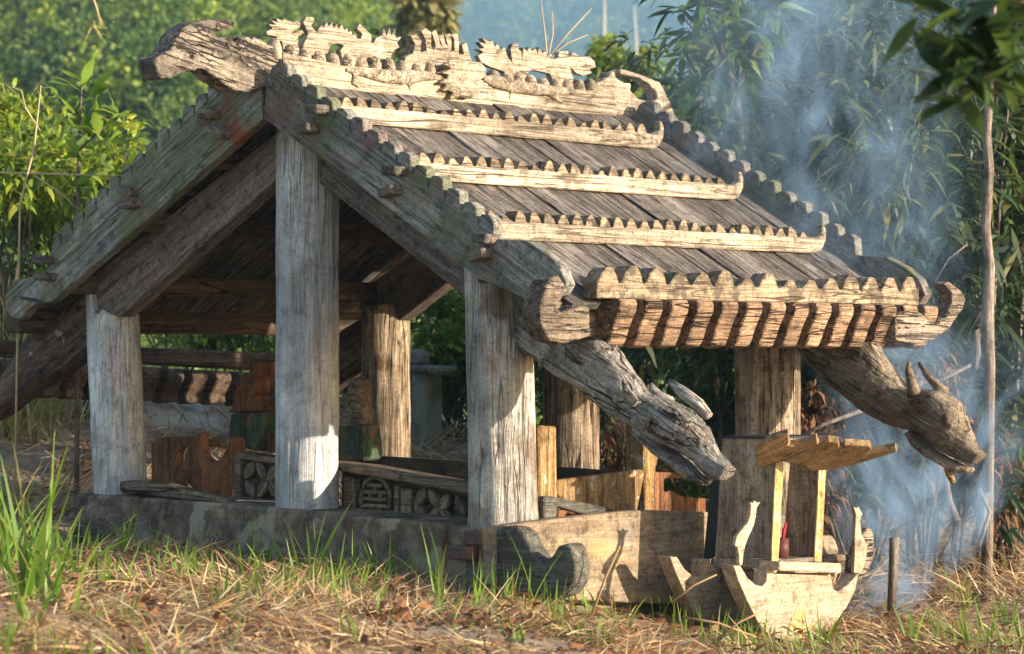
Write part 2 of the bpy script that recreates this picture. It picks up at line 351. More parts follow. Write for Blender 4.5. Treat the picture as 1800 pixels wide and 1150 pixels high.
L_['dshrub'] = leaf_mat('dark_shrub_leaf', [(0.03,0.06,0.016),(0.06,0.11,0.024),(0.12,0.18,0.035)], .45, patch=1.4)
L_['bamboo'] = leaf_mat('shaded_bamboo_leaf', [(0.015,0.04,0.022),(0.03,0.07,0.034),(0.06,0.105,0.045),(0.022,0.055,0.03),(0.14,0.17,0.065),(0.02,0.05,0.022),(0.18,0.165,0.08)], patch=1.3)  # greens lowered to paint in the shade lying over the thicket
L_['tshrub'] = leaf_mat('shaded_thicket_leaf', [(0.012,0.03,0.012),(0.03,0.06,0.018),(0.05,0.085,0.025)], .35, patch=1.2)  # darker copy of the shrub leaf, thicket shade put into the colour
L_['sapling'] = leaf_mat('sapling_leaf', [(0.08,0.15,0.02),(0.16,0.26,0.035),(0.25,0.34,0.05)], .45)
L_['mango'] = leaf_mat('broad_leaf', [(0.035,0.075,0.014),(0.08,0.14,0.02),(0.14,0.19,0.04)])
L_['fg'] = leaf_mat('glossy_dark_leaf', [(0.015,0.032,0.01),(0.03,0.06,0.012),(0.08,0.13,0.02)], 0.3)
L_['grass'] = leaf_mat('green_grass', [(0.07,0.15,0.02),(0.12,0.23,0.025),(0.18,0.30,0.035),(0.10,0.19,0.02),(0.30,0.27,0.08)], 0.45)
L_['straw'] = leaf_mat('dry_straw', [(0.22,0.10,0.045),(0.48,0.31,0.14),(0.60,0.46,0.26),(0.34,0.17,0.075),(0.13,0.06,0.03),(0.62,0.53,0.36),(0.40,0.27,0.14),(0.50,0.40,0.24)], 0.25, 0.7, 0.2)
L_['dead'] = leaf_mat('dead_leaf', [(0.07,0.04,0.025),(0.15,0.085,0.05),(0.25,0.13,0.07),(0.11,0.055,0.03)], 0.2, 0.8, 0.15)
L_['redleaf'] = leaf_mat('red_dead_leaf', [(0.16,0.07,0.03),(0.27,0.13,0.06),(0.20,0.085,0.04),(0.33,0.21,0.11)], 0.3, 0.7, 0.2)
L_['ygrass'] = leaf_mat('yellow_grass', [(0.20,0.24,0.05),(0.34,0.32,0.10),(0.45,0.38,0.16),(0.14,0.2,0.04)], 0.4)
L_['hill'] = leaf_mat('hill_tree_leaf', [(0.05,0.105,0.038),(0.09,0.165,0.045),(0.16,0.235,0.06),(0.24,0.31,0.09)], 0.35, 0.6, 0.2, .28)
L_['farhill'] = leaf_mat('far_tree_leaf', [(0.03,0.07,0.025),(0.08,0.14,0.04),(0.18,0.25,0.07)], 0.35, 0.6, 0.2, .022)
L_['palm'] = leaf_mat('pale_palm_leaf', [(0.16,0.17,0.06),(0.26,0.25,0.10),(0.34,0.31,0.15)], 0.35)

# ---------------------------------------------------------------- the ground and the hills
FW = Vector((-math.sin(YAW), math.cos(YAW), 0)); RT = Vector((math.cos(YAW), math.sin(YAW), 0))
def sst(a, b, x):
    t = np.clip((x-a)/(b-a), 0, 1); return t*t*(3-2*t)
def ground_z(x, y):
    x = np.asarray(x, float); y = np.asarray(y, float)
    dep = (x-CAM.x)*FW.x + (y-CAM.y)*FW.y; lat = (x-CAM.x)*RT.x + (y-CAM.y)*RT.y
    z = np.interp(lat, [-4,-2.2,-1,0,.3,.8,1.2,2.5,6], [-.12,-.22,-.27,-.33,-.38,-.49,-.565,-.56,-.5])
    z = z + 0.13*sst(-.9, -2.2, lat)*sst(12.4, 11.0, dep)
    bank = sst(14.3, 18.5, dep)*(0.55 + 0.45*sst(1.2, -1.8, lat)); z = z + bank*0.62
    z = z + 0.02*np.sin(x*2.1+0.4)*np.cos(y*1.7) + 0.018*np.sin(x*5.3)*np.sin(y*4.7+1)
    return z - 2.5*sst(24, 45, dep)
def sheet(name, deps, lats, fz, mat, kind='structure'):
    D, A = np.meshgrid(deps, lats, indexing='ij')
    L = A*np.maximum(D, 6)/12.0
    x = CAM.x + FW.x*D + RT.x*L; y = CAM.y + FW.y*D + RT.y*L
    z = fz(x, y, D, L)
    V = np.stack([x, y, z], -1).reshape(-1, 3); n, m = D.shape
    i = np.arange((n-1)*m).reshape(n-1, m)[:, :-1].ravel()
    o = part(name, npmesh(name, V, np.stack([i, i+1, i+m+1, i+m], 1), None, True), mat)
    return setmeta(o, kind=kind)
sheet('ground', np.concatenate([np.linspace(-6, 9, 24), np.linspace(9.1, 19, 150), np.geomspace(19.3, 2200, 40)]), np.linspace(-9, 9, 260),
      lambda x, y, D, L: ground_z(x, y), M_['soil'])
def near_hill_z(x, y, D, L):
    a = L/D                                     # lateral tangent: photo spans about -0.19..0.19
    crest = 19.0*sst(0.03, -0.085, a) + 2.2
    return -2.9 + crest*sst(38, 125, D) + (1.5*np.sin(L*0.33+D*.05)*np.cos(D*0.16) + .8*np.sin(L*.8+1)*np.sin(D*.3))*sst(38, 60, D)
sheet('near_hill', np.linspace(36, 150, 40), np.linspace(-9, 9, 80), near_hill_z, M_['hill'])
def far_hill_z(x, y, D, L): return -3.2 + 300*sst(500, 2300, D) + 9*np.sin(L*0.012+1)*np.cos(D*0.009)*sst(500, 900, D)
sheet('far_hill', np.linspace(480, 2100, 60), np.linspace(-9, 9, 80), far_hill_z, M_['hill'])

# ---------------------------------------------------------------- foliage builders
def leaves(P, Dr, ln, wd, up=None, fold=0.18, droop=0.25):
    """n leaves as 4-triangle folded blades: P base (n,3), Dr direction (n,3)"""
    n = len(P); Dr = Dr/np.linalg.norm(Dr, axis=1, keepdims=True)
    if up is None: up = np.tile([0,0,1.0], (n,1)) + rng.normal(0, .35, (n,3))
    S = np.cross(Dr, up); S /= np.linalg.norm(S, axis=1, keepdims=True)+1e-9; U = np.cross(S, Dr)
    ln = np.broadcast_to(ln, n)[:, None]; wd = np.broadcast_to(wd, n)[:, None]
    dz = np.array([0,0,-1.0])
    c1 = P + Dr*ln*.35 + dz*ln*droop*.08; c2 = P + Dr*ln*.72 + dz*ln*droop*.35; tip = P + Dr*ln + dz*ln*droop
    V = np.stack([P, c1 - S*wd*.5 + U*wd*fold, c1 + S*wd*.5 + U*wd*fold, c2 - S*wd*.38 + U*wd*fold, c2 + S*wd*.38 + U*wd*fold, tip], 1).reshape(-1, 3)
    b = (np.arange(n)*6)[:, None]
    return V, (b + np.array([[1,2,4,3]])).reshape(-1,4), np.concatenate([b + np.array([[0,2,1]]), b + np.array([[3,4,5]])])
def ribbons(P, Dr, ln, wd, bend, seg=4, side=None):
    """arching grass blades; bend (n,) droop amount"""
    n = len(P); Dr = Dr/np.linalg.norm(Dr, axis=1, keepdims=True)
    H = Dr*np.array([1,1,0]); hn = np.linalg.norm(H, axis=1, keepdims=True)
    r = rng.normal(0, 1, (n,3))*np.array([1,1,0]); H = np.where(hn > .15, H/(hn+1e-9), r/np.linalg.norm(r, axis=1, keepdims=True))
    S = np.cross(H, [0,0,1.0]) if side is None else side
    S = S + rng.normal(0, .5, (n,3)); S /= np.linalg.norm(S, axis=1, keepdims=True)
    ln = np.broadcast_to(ln, n)[:, None]; wd = np.broadcast_to(wd, n)[:, None]; bend = np.broadcast_to(bend, n)[:, None]
    rows = []
    for k in range(seg+1):
        t = k/seg; c = P + Dr*ln*t + (H*0.5 + np.array([0,0,-0.75]))*ln*bend*t*t
        w_ = wd*(1-t**1.7)*(.6+.4*min(1, t*4))*.5 + wd*.03
        rows += [c - S*w_, c + S*w_]
    V = np.stack(rows, 1).reshape(-1, 3); m = 2*(seg+1); b = (np.arange(n)*m)[:, None]
    Q = np.concatenate([b + np.array([[2*k, 2*k+1, 2*k+3, 2*k+2]]) for k in range(seg)])
    return V, Q, np.zeros((0,3), int)
LEAFM = {}
def leaf_objs(P, Dv, ln, lw, mat, parent, droop=.15, fold=.12):
    """each large leaf an object of its own, six shared leaf meshes"""
    if mat not in LEAFM:
        LEAFM[mat] = []
        for v in range(6):
            dr = droop*(.4 + .35*v); tw = (v-2.5)*.10; V = []; F = []; rows = 6
            for i in range(rows+1):
                f = i/rows; w_ = math.sin(math.pi*min(1, f*1.02+.005)**.85)**.9*.5; z = -dr*f*f + .02*math.sin(f*9+v)
                for sgn in (-1, 0, 1): V.append((f, sgn*w_*lw*math.cos(tw*f*3), z + (abs(sgn)*fold*w_*lw*2) + sgn*w_*lw*math.sin(tw*f*3)))
            for i in range(rows):
                for k in range(2): F.append((i*3+k, i*3+k+1, i*3+k+4, i*3+k+3))
            me = mesh('leaf', V, F, True); me.materials.append(L_[mat]); LEAFM[mat].append(me)
    for p, d_, l_ in zip(P, Dv, np.broadcast_to(ln, len(P))):
        x = Vector(d_).normalized(); u = Vector((random.gauss(0,.4), random.gauss(0,.4), 1)); y_ = u.cross(x).normalized(); z = x.cross(y_)
        M = Matrix((x*l_, y_*l_, z*l_)).transposed().to_4x4(); M.translation = Vector(p)
        link('leaf', random.choice(LEAFM[mat]), M, parent)
def rdir(n, zlo=-1, zhi=1):
    z = rng.uniform(zlo, zhi, n); a = rng.uniform(0, 2*np.pi, n); r = np.sqrt(np.maximum(0, 1-z*z))
    return np.stack([r*np.cos(a), r*np.sin(a), z], 1)
def crown_points(c, rad, n, clumps=9, spread=0.42):
    """points in an uneven crown: clumps inside an ellipsoid"""
    c = np.array(c, float); rad = np.array(rad, float)
    cc = c + rdir(clumps)*rad*rng.uniform(.35, .95, (clumps,1)); k = rng.integers(0, clumps, n)
    cr = rng.uniform(.6, 1.25, clumps)*spread
    out = rdir(n); p = cc[k] + out*rad*cr[k][:, None]*rng.uniform(.35, 1.0, (n,1))**.5
    return p, out
def shrub(name, label, c, rad, n, ll, mat, group, cat='shrub', bark='darkbark', lw=0.34, clumps=10, droop=.3, base=None, spread=.42):
    gz = float(ground_z(c[0], c[1])) if base is None else base
    t = thing(name, label, cat, (c[0], c[1], gz), group)
    P, O = crown_points(c, rad, n, clumps, spread)
    Dv = O*.7 + rdir(n)*.7 + np.array([0,0,.25])
    ln = rng.uniform(.6, 1.2, n)*ll
    V, Q, T = leaves(P, Dv, ln, ln*lw, droop=droop)
    part('crown', npmesh('crown', V, Q, T), L_[mat], t)
    st = []
    for k in range(6):
        e = np.array(c) + rdir(1, -.2, .8)[0]*np.array(rad)*.75
        b0 = np.array([c[0]+rng.normal(0,.06), c[1]+rng.normal(0,.06), gz-.05]); mid = (b0+e)/2 + rng.normal(0,.08,3)
        r0 = .006 + .012*max(rad)
        st.append(loft_arrays(tube_secs([b0, mid, e], [r0, r0*.7, r0*.3]), 6))
    V, Q, T = join_arrays(st); s = part('trunk', npmesh('trunk', V, Q, T, True), M_[bark], t)
    return t
def gpt(px3, lift=0.0):
    return (px3[0], px3[1], float(ground_z(px3[0], px3[1])) + lift)

# ---------------------------------------------------------------- the tomb house
H = thing('tomb_house', 'open weathered wooden tomb house with carved dragon ridge and plank roof', 'tomb house', (0, 1.0, -0.3))
RS = 0.572
def roof_z(x): return 2.05 - RS*abs(x)
# posts
def post(x, y, z0, z1, r, mat, lean=(0,0), notch=None, name='post', parent=None, label=None, flare=0.0):
    n, m = 56, 46; V = []; sd = random.random()*60
    cr = [(random.uniform(0, 6.28), random.uniform(.015, .05), random.uniform(0,1), random.uniform(.3,1)) for _ in range(9)]
    for i in range(m):
        f = i/(m-1)
        for k in range(n):
            a = 2*math.pi*k/n
            rr = r*(1 + .05*noise.noise(Vector((math.cos(a)*.8, math.sin(a)*.8, f*1.3+sd))) + flare*(1-f)**6)
            rr += .006*noise.noise(Vector((math.cos(a)*5, math.sin(a)*5, f*5+sd)))
            for (ca, cw, cf, cl) in cr:
                da = abs((a - ca + .12*math.sin(f*5+ca) + math.pi) % (2*math.pi) - math.pi)
                if da < cw*2.2 and abs(f-cf) < cl*.5: rr -= .022*(1-da/(cw*2.2))*(1-abs(f-cf)/(cl*.5))**.5
            px = math.cos(a)*rr; pz = z0 + (z1-z0)*f
            if notch and px > notch[0]*r: pz = min(pz, z1 - notch[1])
            V.append((x + px + lean[0]*f, y + math.sin(a)*rr + lean[1]*f, pz + (.012*noise.noise(Vector((a, sd, 0))) if i == m-1 else 0)))
    Q = [(i*n+k, i*n+(k+1)%n, (i+1)*n+(k+1)%n, (i+1)*n+k) for i in range(m-1) for k in range(n)]
    V += [(x, y, z0), (x+lean[0], y+lean[1], z1)]
    T = [(m*n, (k+1)%n, k) for k in range(n)] + [(m*n+1, (m-1)*n+k, (m-1)*n+(k+1)%n) for k in range(n)]
    return part(name, npmesh(name, np.array(V), np.array(Q), np.array(T), True), mat, parent or H, None, label)
post(-1.335, 0, -.02, 1.045, .133, M_['post'], (-.075, 0), (.05, .11), label='pale grey log post')
post(.055, 0, -.04, 1.80, .148, M_['post'], (.0, 0), flare=.02, label='tall pale grey log post under the ridge')
post(1.325, 0, -.05, 1.13, .150, M_['postc'], (-.04, 0), flare=.03, label='pale grey log post with brown side')
post(-1.36, 1.91, -.1, 1.0, .135, M_['postb'], (0, 0), label='brown split log post')
post(.03, 1.91, -.1, 1.75, .148, M_['postb'], (0, 0), label='brown split log post')
post(1.325, 1.91, -.1, 1.08, .160, M_['postb'], (0, 0), label='brown split log post')

# barge boards
def barge_pts(sgn):
    up = []
    n, p = (15, .1) if sgn > 0 else (17, .093)
    x = .055
    for i in range(n):
        j = random.uniform(-.006, .006); zt = roof_z(x) + .105 + j
        zt += .008; up += [(x+.001, zt-.034), (x+.012, zt+.004), (x+p*.55, zt+.001), (x+p*.84, zt-.018+j), (x+p*.92, zt-.105)]
        x += p
    return up
upR = [[(0.0939,2.005),(0.133,2.066),(0.176,2.079)][i] for i in range(3)]
upR = upR + [p for p in barge_pts(1) if p[0] > .17]
endR = [(1.733,1.208),(1.847,1.154),(1.927,1.093),(1.962,1.021),(1.927,0.974),(1.847,0.956),(1.733,0.96),(1.601,1.008),(1.457,1.052),(0.599,1.554),(0.0744,1.824)]
BR = upR + endR
upL = [(-a, b) for a, b in barge_pts(-1)]
endL = [(-1.547,1.165),(-1.659,1.124),(-1.839,1.104),(-1.906,1.035),(-1.906,0.956),(-1.848,0.917),(-1.772,0.905),(-1.724,0.951),(-1.649,0.982),(-1.518,0.995),(0.0666,1.824)]
BL = [(.045, 1.99)] + [p for p in upL if p[0] > [(-1.547,1.165)][0][0]+.02] + endL
bR = prism('barge_board', BR, .06, M_['bargeR'], H, 'Y', -.30, .004, label='grey toothed gable board')
bL = prism('barge_board', BL, .06, M_['bargeL'], H, 'Y', -.298, .004, label='mossy green toothed gable board')
def twin(o, dY, mat=None, name=None):
    c = o.copy(); COL.objects.link(c); M = Matrix.Translation((0, dY, 0)) @ WM[o]; WM[c] = M
    c.parent = o.parent; c.matrix_parent_inverse = WM[o.parent].inverted(); c.matrix_basis = M
    return c
twin(bR, 2.64); twin(bL, 2.64)
# flat dark strip painting the shade of the carved mouth on the board end
prism('mouth_shade_strip', [(-1.783,1.018),(-1.741,1.023),(-1.636,1.010),(-1.545,0.988),(-1.610,0.986),(-1.741,1.005)], .01, M_['sheet'], bL, 'Y', -.3035, 0)

# rafters (plane boards that carry the carved heads)
rR = prism('rafter', [(.0,1.80),(.25,1.72),(1.50,1.08),(1.55,.86),(1.30,.885),(1.166,.964),(.246,1.50),(.0,1.62)], .10, M_['rafterR'], H, 'Y', -.05, .006)
rL = prism('rafter', [(-.02,1.79),(-.121,1.750),(-1.485,1.112),(-1.56,.98),(-1.36,.95),(-1.225,.915),(-.121,1.520),(-.02,1.58)], .10, M_['rafterL'], H, 'Y', -.10, .006)
twin(rR, 1.91); twin(rL, 1.98)
# purlins, tenon pegs
for s in (-1, 1):
    for px in (.42, .92, 1.44):
        M, l = along((s*px, -.25, roof_z(px)-.145), (s*px, 2.33, roof_z(px)-.145))
        box('purlin', (l, .085, .10), M_['dark'], H, M, .008, 6, .01)
for (cx, cz, tl) in [([(0.473,1.840)][0]+(.1,)), ([(0.409,1.753)][0]+(-.1,)), ([(0.969,1.541)][0]+(.05,)), ([(0.944,1.448)][0]+(-.2,)), ([(1.519,1.233)][0]+(.1,)), ([(1.493,1.155)][0]+(-.2,)),
                     ([(-0.281,1.864)][0]+(.0,)), ([(-0.199,1.774)][0]+(.5,)), ([(-0.884,1.533)][0]+(.2,)), ([(-0.862,1.463)][0]+(-.1,)), ([(-1.545,1.207)][0]+(.1,)), ([(-1.526,1.121)][0]+(.0,))]:
    M = Matrix.Translation((cx, -.32, cz)) @ Matrix.Rotation(tl, 4, 'Y') @ Matrix.Rotation(random.uniform(-.2,.2), 4, 'Z')
    box('peg', (.095, .10, .042), M_['peg'], H, M, .007, 3, .012)

# roof planks, both slopes
def slope_planks(s):
    y = -.235; i = 0
    while y < 2.30:
        wdt = min(random.uniform(.15, .235), 2.325 - y)
        if 2.325 - (y + wdt) < .08: wdt = 2.325 - y
        lift = random.uniform(-.006, .006)
        a = Vector((s*.05, y+wdt/2, roof_z(.05)-.018+lift)); e = 1.90 + random.uniform(-.01, .03)
        b = Vector((s*e, y+wdt/2, roof_z(e)-.018+lift+random.uniform(-.004,.004)))
        M, l = along(a, b)
        box('roof_plank', (l, wdt-.008, .03), M_['plank'], H, M, .003, 10, .006)
        y += wdt; i += 1
slope_planks(1); slope_planks(-1)

# toothed rails on the visible slope
def rail(x, y0, y1, n, pitch_h=.05, band=.078, parent=H):
    zb = roof_z(x) + .002
    pts = [(y0,0),(y1-.07,0),(y1-.02,.02),(y1+.012,.065),(y1+.016,.118),(y1-.004,.15),(y1-.02,.145),(y1-.016,.10),(y1-.06,band),(y0,band)]
    r = prism('rail', [(a, b) for a, b in pts], .045, M_['pale'], parent, 'X', x+.02, .006, M=frame('X', x+.02) @ Matrix.Translation((0, zb, 0)))
    tp = []; p = (y1-.06-y0)/n
    for i in range(n):
        a = y0 + i*p; h = band + pitch_h + random.choice((0,0,0,.004,-.006,-.012,-.02)) + random.uniform(-.005,.005); j = random.uniform(-.012,.012)
        tp += [(a+.002, band-.004), (a+p*.10, h-.03), (a+p*.26+j, h-.002), (a+p*.50+j, h), (a+p*.74, h-.022), (a+p*.84, band+.012), (a+p*.9, band-.004)]
    tp = [(y0, .01)] + tp + [(y1-.062, band+.008), (y1-.062, .01)]
    prism('tooth_rail', tp[::-1], .075, M_['teeth'], parent, 'X', x-.026, .003, M=frame('X', x-.0262) @ Matrix.Translation((0, zb, 0)))
    return r
rail(.45, -.225, 2.13, 25); rail(.95, -.225, 2.16, 25); rail(1.44, -.215, 2.20, 25)
# eave: large-toothed board, beam with scroll blocks, curled ends
ex = 1.90; zb = .955
tp = []; ys, ye, n = -.12, 2.27, 15; p = (ye-ys)/n
for i in range(n):
    a = ys + i*p; h = .132 + random.choice((0,0,.006,-.01,-.02)) + random.uniform(-.008,.008)
    tp += [(a+.004,.065), (a+p*.20,h-.028), (a+p*.42,h), (a+p*.68,h-.004), (a+p*.84,h-.04), (a+p*.9,.068)]
tp = [(ys,0)] + tp + [(ye-.002,.10),(ye,.0)]
prism('eave_tooth_board', tp[::-1], .085, M_['teeth'], H, 'X', ex+.075, .006, M=frame('X', ex+.075) @ Matrix.Translation((0, zb+.01, 0)))
eb = prism('eave_beam', [(-.30,.80),(2.3,.79),(2.3,.957),(-.30,.957)], .10, M_['eavey'], H, 'X', ex-.02, .01)
prof = [(0,.962),(.148,.962),(.156,.942),(.150,.912),(.130,.880),(.112,.842),(.098,.802),(.078,.768),(.03,.757),(0,.765)]
bmk = prism_bm([(ex-.03+a, b) for a, b in prof], .104, .006, 1, .004); bme = bm_mesh('scroll_block', bmk); bme.materials.append(M_['eave'])
y = -.02
for i in range(14):
    o = link('scroll_block', bme, frame('Y', y) @ Matrix.Rotation(0, 4, 'Z'), eb); y += .175
cl = prism('curled_end', pull([(-0.631,0.954),(-0.591,1.004),(-0.543,1.041),(-0.474,1.055),(-0.418,1.025),(-0.41,0.986),(-0.453,0.949),(-0.496,0.938),(-0.485,0.913),(-0.421,0.899),(-0.356,0.911),(-0.29,0.933),(-0.224,0.923),(-0.224,0.8),(-0.312,0.788),(-0.41,0.771),(-0.549,0.784),(-0.622,0.826),(-0.654,0.89)], .11), .11, M_['eavey'], eb, 'X', 2.03, .012, 2)
carve(cl, .007, 1, .014, .035)
cr_ = prism('curled_end', [(2.084,0.939),(2.204,0.932),(2.279,0.894),(2.356,0.883),(2.430,0.917),(2.477,0.978),(2.477,1.031),(2.406,1.072),(2.446,1.086),(2.559,1.041),(2.598,1.005),(2.577,0.953),(2.449,0.854),(2.302,0.794),(2.158,0.776),(1.994,0.793),(1.994,0.912)], .085, M_['eavey'], eb, 'X', 2.03, .012, 2)
carve(cr_, .006, 1, .008, .04)
M, l = along((-1.9, -.25, .90), (-1.9, 2.5, .90)); box('eave_beam', (l, .12, .13), M_['dark'], H, M, .01, 6, .01)

# ridge beam and its carvings
rb = prism('ridge_beam', [(-0.199,2.140),(0.175,2.114),(0.796,2.114),(1.375,2.111),(2.194,2.119),(2.204,1.990),(1.375,1.983),(0.796,1.990),(0.176,1.994),(-0.198,2.005)], .2, M_['pale'], H, 'X', .1, .014, 2, .006)
hd = prism('dragon_head', pull([(-1.093,2.032),(-1.080,2.058),(-1.025,2.077),(-0.975,2.098),(-0.948,2.136),(-0.916,2.171),(-0.87,2.207),(-0.796,2.238),(-0.702,2.257),(-0.589,2.266),(-0.512,2.267),(-0.493,2.255),(-0.502,2.236),(-0.55,2.223),(-0.627,2.209),(-0.646,2.190),(-0.617,2.181),(-0.56,2.184),(-0.485,2.196),(-0.5,2.176),(-0.545,2.159),(-0.588,2.148),(-0.55,2.144),(-0.502,2.161),(-0.454,2.192),(-0.395,2.203),(-0.337,2.199),(-0.277,2.174),(-0.178,2.166),(-0.168,2.013),(-0.237,1.985),(-0.317,1.965),(-0.366,1.950),(-0.415,1.943),(-0.492,1.945),(-0.569,1.969),(-0.645,1.999),(-0.711,2.027),(-0.749,2.027),(-0.842,2.013),(-0.934,1.978),(-1.048,1.961),(-1.066,1.996)], .13), .13, M_['phead'], rb, 'X', .075, .014, 2, label='weathered dragon head with open jaws')
carve(hd, .0065, 2, .02, .045)
tl = prism('dragon_head', [(2.064,2.163),(2.121,2.186),(2.163,2.203),(2.188,2.237),(2.213,2.232),(2.222,2.203),(2.291,2.180),(2.349,2.181),(2.341,2.146),(2.406,2.107),(2.508,2.092),(2.570,2.111),(2.560,2.152),(2.494,2.190),(2.418,2.216),(2.255,2.226),(2.252,2.252),(2.305,2.254),(2.479,2.228),(2.585,2.208),(2.637,2.153),(2.674,2.108),(2.723,2.026),(2.778,2.001),(2.817,1.975),(2.802,1.934),(2.745,1.921),(2.685,1.967),(2.596,2.001),(2.479,2.015),(2.421,1.988),(2.205,2.011),(2.064,2.012)], .085, M_['pale'], rb, 'X', .075, .012, 2, label='drooping dragon head with long horn')
carve(tl, .005, 1, .010, .035)
for pts, lb, th, c in (
  ([(-0.253,2.218),(-0.213,2.235),(-0.24,2.249),(-0.195,2.251),(-0.225,2.266),(-0.181,2.263),(-0.195,2.279),(-0.153,2.271),(-0.138,2.280),(-0.118,2.274),(-0.0826,2.270),(-0.0572,2.280),(-0.0338,2.267),(-0.042,2.250),(-0.0825,2.236),(-0.0906,2.223),(-0.0236,2.242),(-0.0134,2.231),(-0.0521,2.215),(-0.052,2.181),(-0.0418,2.146),(-0.143,2.138),(-0.158,2.189),(-0.213,2.186),(-0.183,2.204),(-0.245,2.206)], 'carved dragon head with spiky mane', .05, .045),
  ([(-0.0317,2.147),(-0.0215,2.184),(0.0111,2.222),(-0.00117,2.242),(-0.0236,2.268),(-0.00122,2.290),(0.0418,2.294),(0.05,2.276),(0.0295,2.260),(0.0418,2.249),(0.0686,2.234),(0.0737,2.249),(0.0964,2.268),(0.109,2.255),(0.128,2.284),(0.144,2.263),(0.165,2.286),(0.176,2.262),(0.196,2.282),(0.208,2.260),(0.228,2.282),(0.241,2.256),(0.259,2.267),(0.269,2.247),(0.285,2.258),(0.297,2.238),(0.317,2.244),(0.326,2.228),(0.355,2.228),(0.364,2.250),(0.325,2.267),(0.343,2.290),(0.377,2.276),(0.426,2.249),(0.423,2.218),(0.444,2.222),(0.462,2.242),(0.501,2.255),(0.514,2.285),(0.531,2.257),(0.552,2.292),(0.562,2.260),(0.59,2.292),(0.592,2.255),(0.632,2.260),(0.603,2.232),(0.621,2.215),(0.579,2.202),(0.552,2.163),(0.439,2.154),(0.407,2.163),(0.353,2.124),(0.269,2.118),(0.227,2.149),(0.216,2.173),(0.242,2.196),(0.206,2.202),(0.159,2.196),(0.133,2.160),(0.0605,2.139)], 'carved dragon body with spined back and fan tail', .055, .05),
  ([(0.645,2.125),(0.658,2.177),(0.713,2.194),(0.727,2.233),(0.692,2.264),(0.731,2.274),(0.769,2.252),(0.764,2.200),(0.804,2.211),(0.793,2.257),(0.764,2.289),(0.799,2.304),(0.836,2.286),(0.836,2.234),(0.858,2.215),(0.874,2.237),(0.839,2.286),(0.865,2.300),(0.89,2.281),(0.904,2.245),(0.92,2.239),(0.892,2.278),(0.928,2.286),(0.942,2.250),(0.961,2.242),(0.936,2.285),(0.975,2.295),(0.985,2.254),(0.983,2.217),(1.007,2.227),(1.002,2.274),(0.977,2.288),(1.029,2.299),(1.040,2.258),(1.035,2.212),(1.076,2.213),(1.062,2.252),(1.098,2.265),(1.113,2.228),(1.138,2.182),(1.138,2.124),(1.021,2.096),(0.645,2.097)], 'carved comb crest of curved fingers', .06, .05),
  ([(1.177,2.218),(1.218,2.234),(1.173,2.246),(1.225,2.254),(1.184,2.277),(1.239,2.273),(1.210,2.295),(1.266,2.283),(1.285,2.292),(1.301,2.265),(1.322,2.280),(1.344,2.254),(1.372,2.270),(1.393,2.235),(1.435,2.203),(1.419,2.262),(1.442,2.287),(1.481,2.293),(1.478,2.267),(1.501,2.257),(1.508,2.228),(1.521,2.277),(1.543,2.260),(1.565,2.283),(1.585,2.264),(1.610,2.279),(1.625,2.259),(1.639,2.287),(1.661,2.260),(1.691,2.276),(1.705,2.253),(1.735,2.268),(1.750,2.242),(1.785,2.250),(1.793,2.279),(1.863,2.285),(1.870,2.256),(1.905,2.283),(1.958,2.267),(2.034,2.273),(2.075,2.254),(2.090,2.230),(2.037,2.216),(2.052,2.200),(1.988,2.185),(1.935,2.189),(1.879,2.217),(1.905,2.161),(1.882,2.120),(1.763,2.121),(1.722,2.175),(1.645,2.183),(1.565,2.181),(1.528,2.143),(1.413,2.125),(1.371,2.164),(1.271,2.176),(1.201,2.190)], 'carved second dragon with raised fan tail', .055, .05)):
    zb_ = min(b for a, b in pts); pts = [(a, zb_ + (b-zb_)*1.2) for a, b in pts]
    o = prism('dragon_figure', pts, th*.62, M_['pale'], rb, 'X', c, .004, 2, .004, label=lb)
face = prism('face_medallion', [(1.138,2.166),(1.103,2.191),(0.993,2.191),(0.884,2.177),(0.841,2.160),(0.9,2.143),(0.814,2.118),(0.884,2.107),(0.801,2.065),(0.884,2.070),(0.827,2.030),(0.911,2.034),(0.879,1.994),(0.966,2.009),(1.020,2.001),(1.106,2.038),(1.078,2.086),(1.138,2.128)], .06, M_['pale'], rb, 'X', .145, .012, 2, label='carved round face with radiating mane'); carve(face, .006, 1, .014, .022)
def lizard(pts, rads):
    P = [Vector((.105, a, b)) for a, b in pts]
    V, Q, T = loft_arrays(tube_secs(P, rads), 14, .004, random.random()*9)
    V[:, 0] = .102 + (V[:, 0]-.105)*.9
    return V, Q, T
for body, rad, legs in (
  ([(0.201,2.089),(0.327,2.083),(0.455,2.077),(0.585,2.081),(0.73,2.099),(0.864,2.100)], [.010,.022,.034,.036,.028,.012], ([(0.263,2.069),(0.251,2.027),(0.289,2.011)], [(0.69,2.087),(0.624,2.045),(0.637,2.022)])),
  ([(1.159,2.117),(1.236,2.110),(1.377,2.094),(1.521,2.090),(1.667,2.092),(1.815,2.099),(1.980,2.101)], [.012,.036,.034,.034,.03,.02,.008], ([(1.349,2.087),(1.370,2.060),(1.349,2.029)], [(1.652,2.080),(1.711,2.054),(1.763,2.038)]))):
    L = [lizard(body, rad)] + [lizard(g, [.017,.013,.008]) for g in legs]
    V, Q, T = join_arrays(L); o = part('lizard_relief', npmesh('lizard_relief', V, Q, T, True), M_['pale'], rb)
    carve(o, .006, 2, .004, .03)
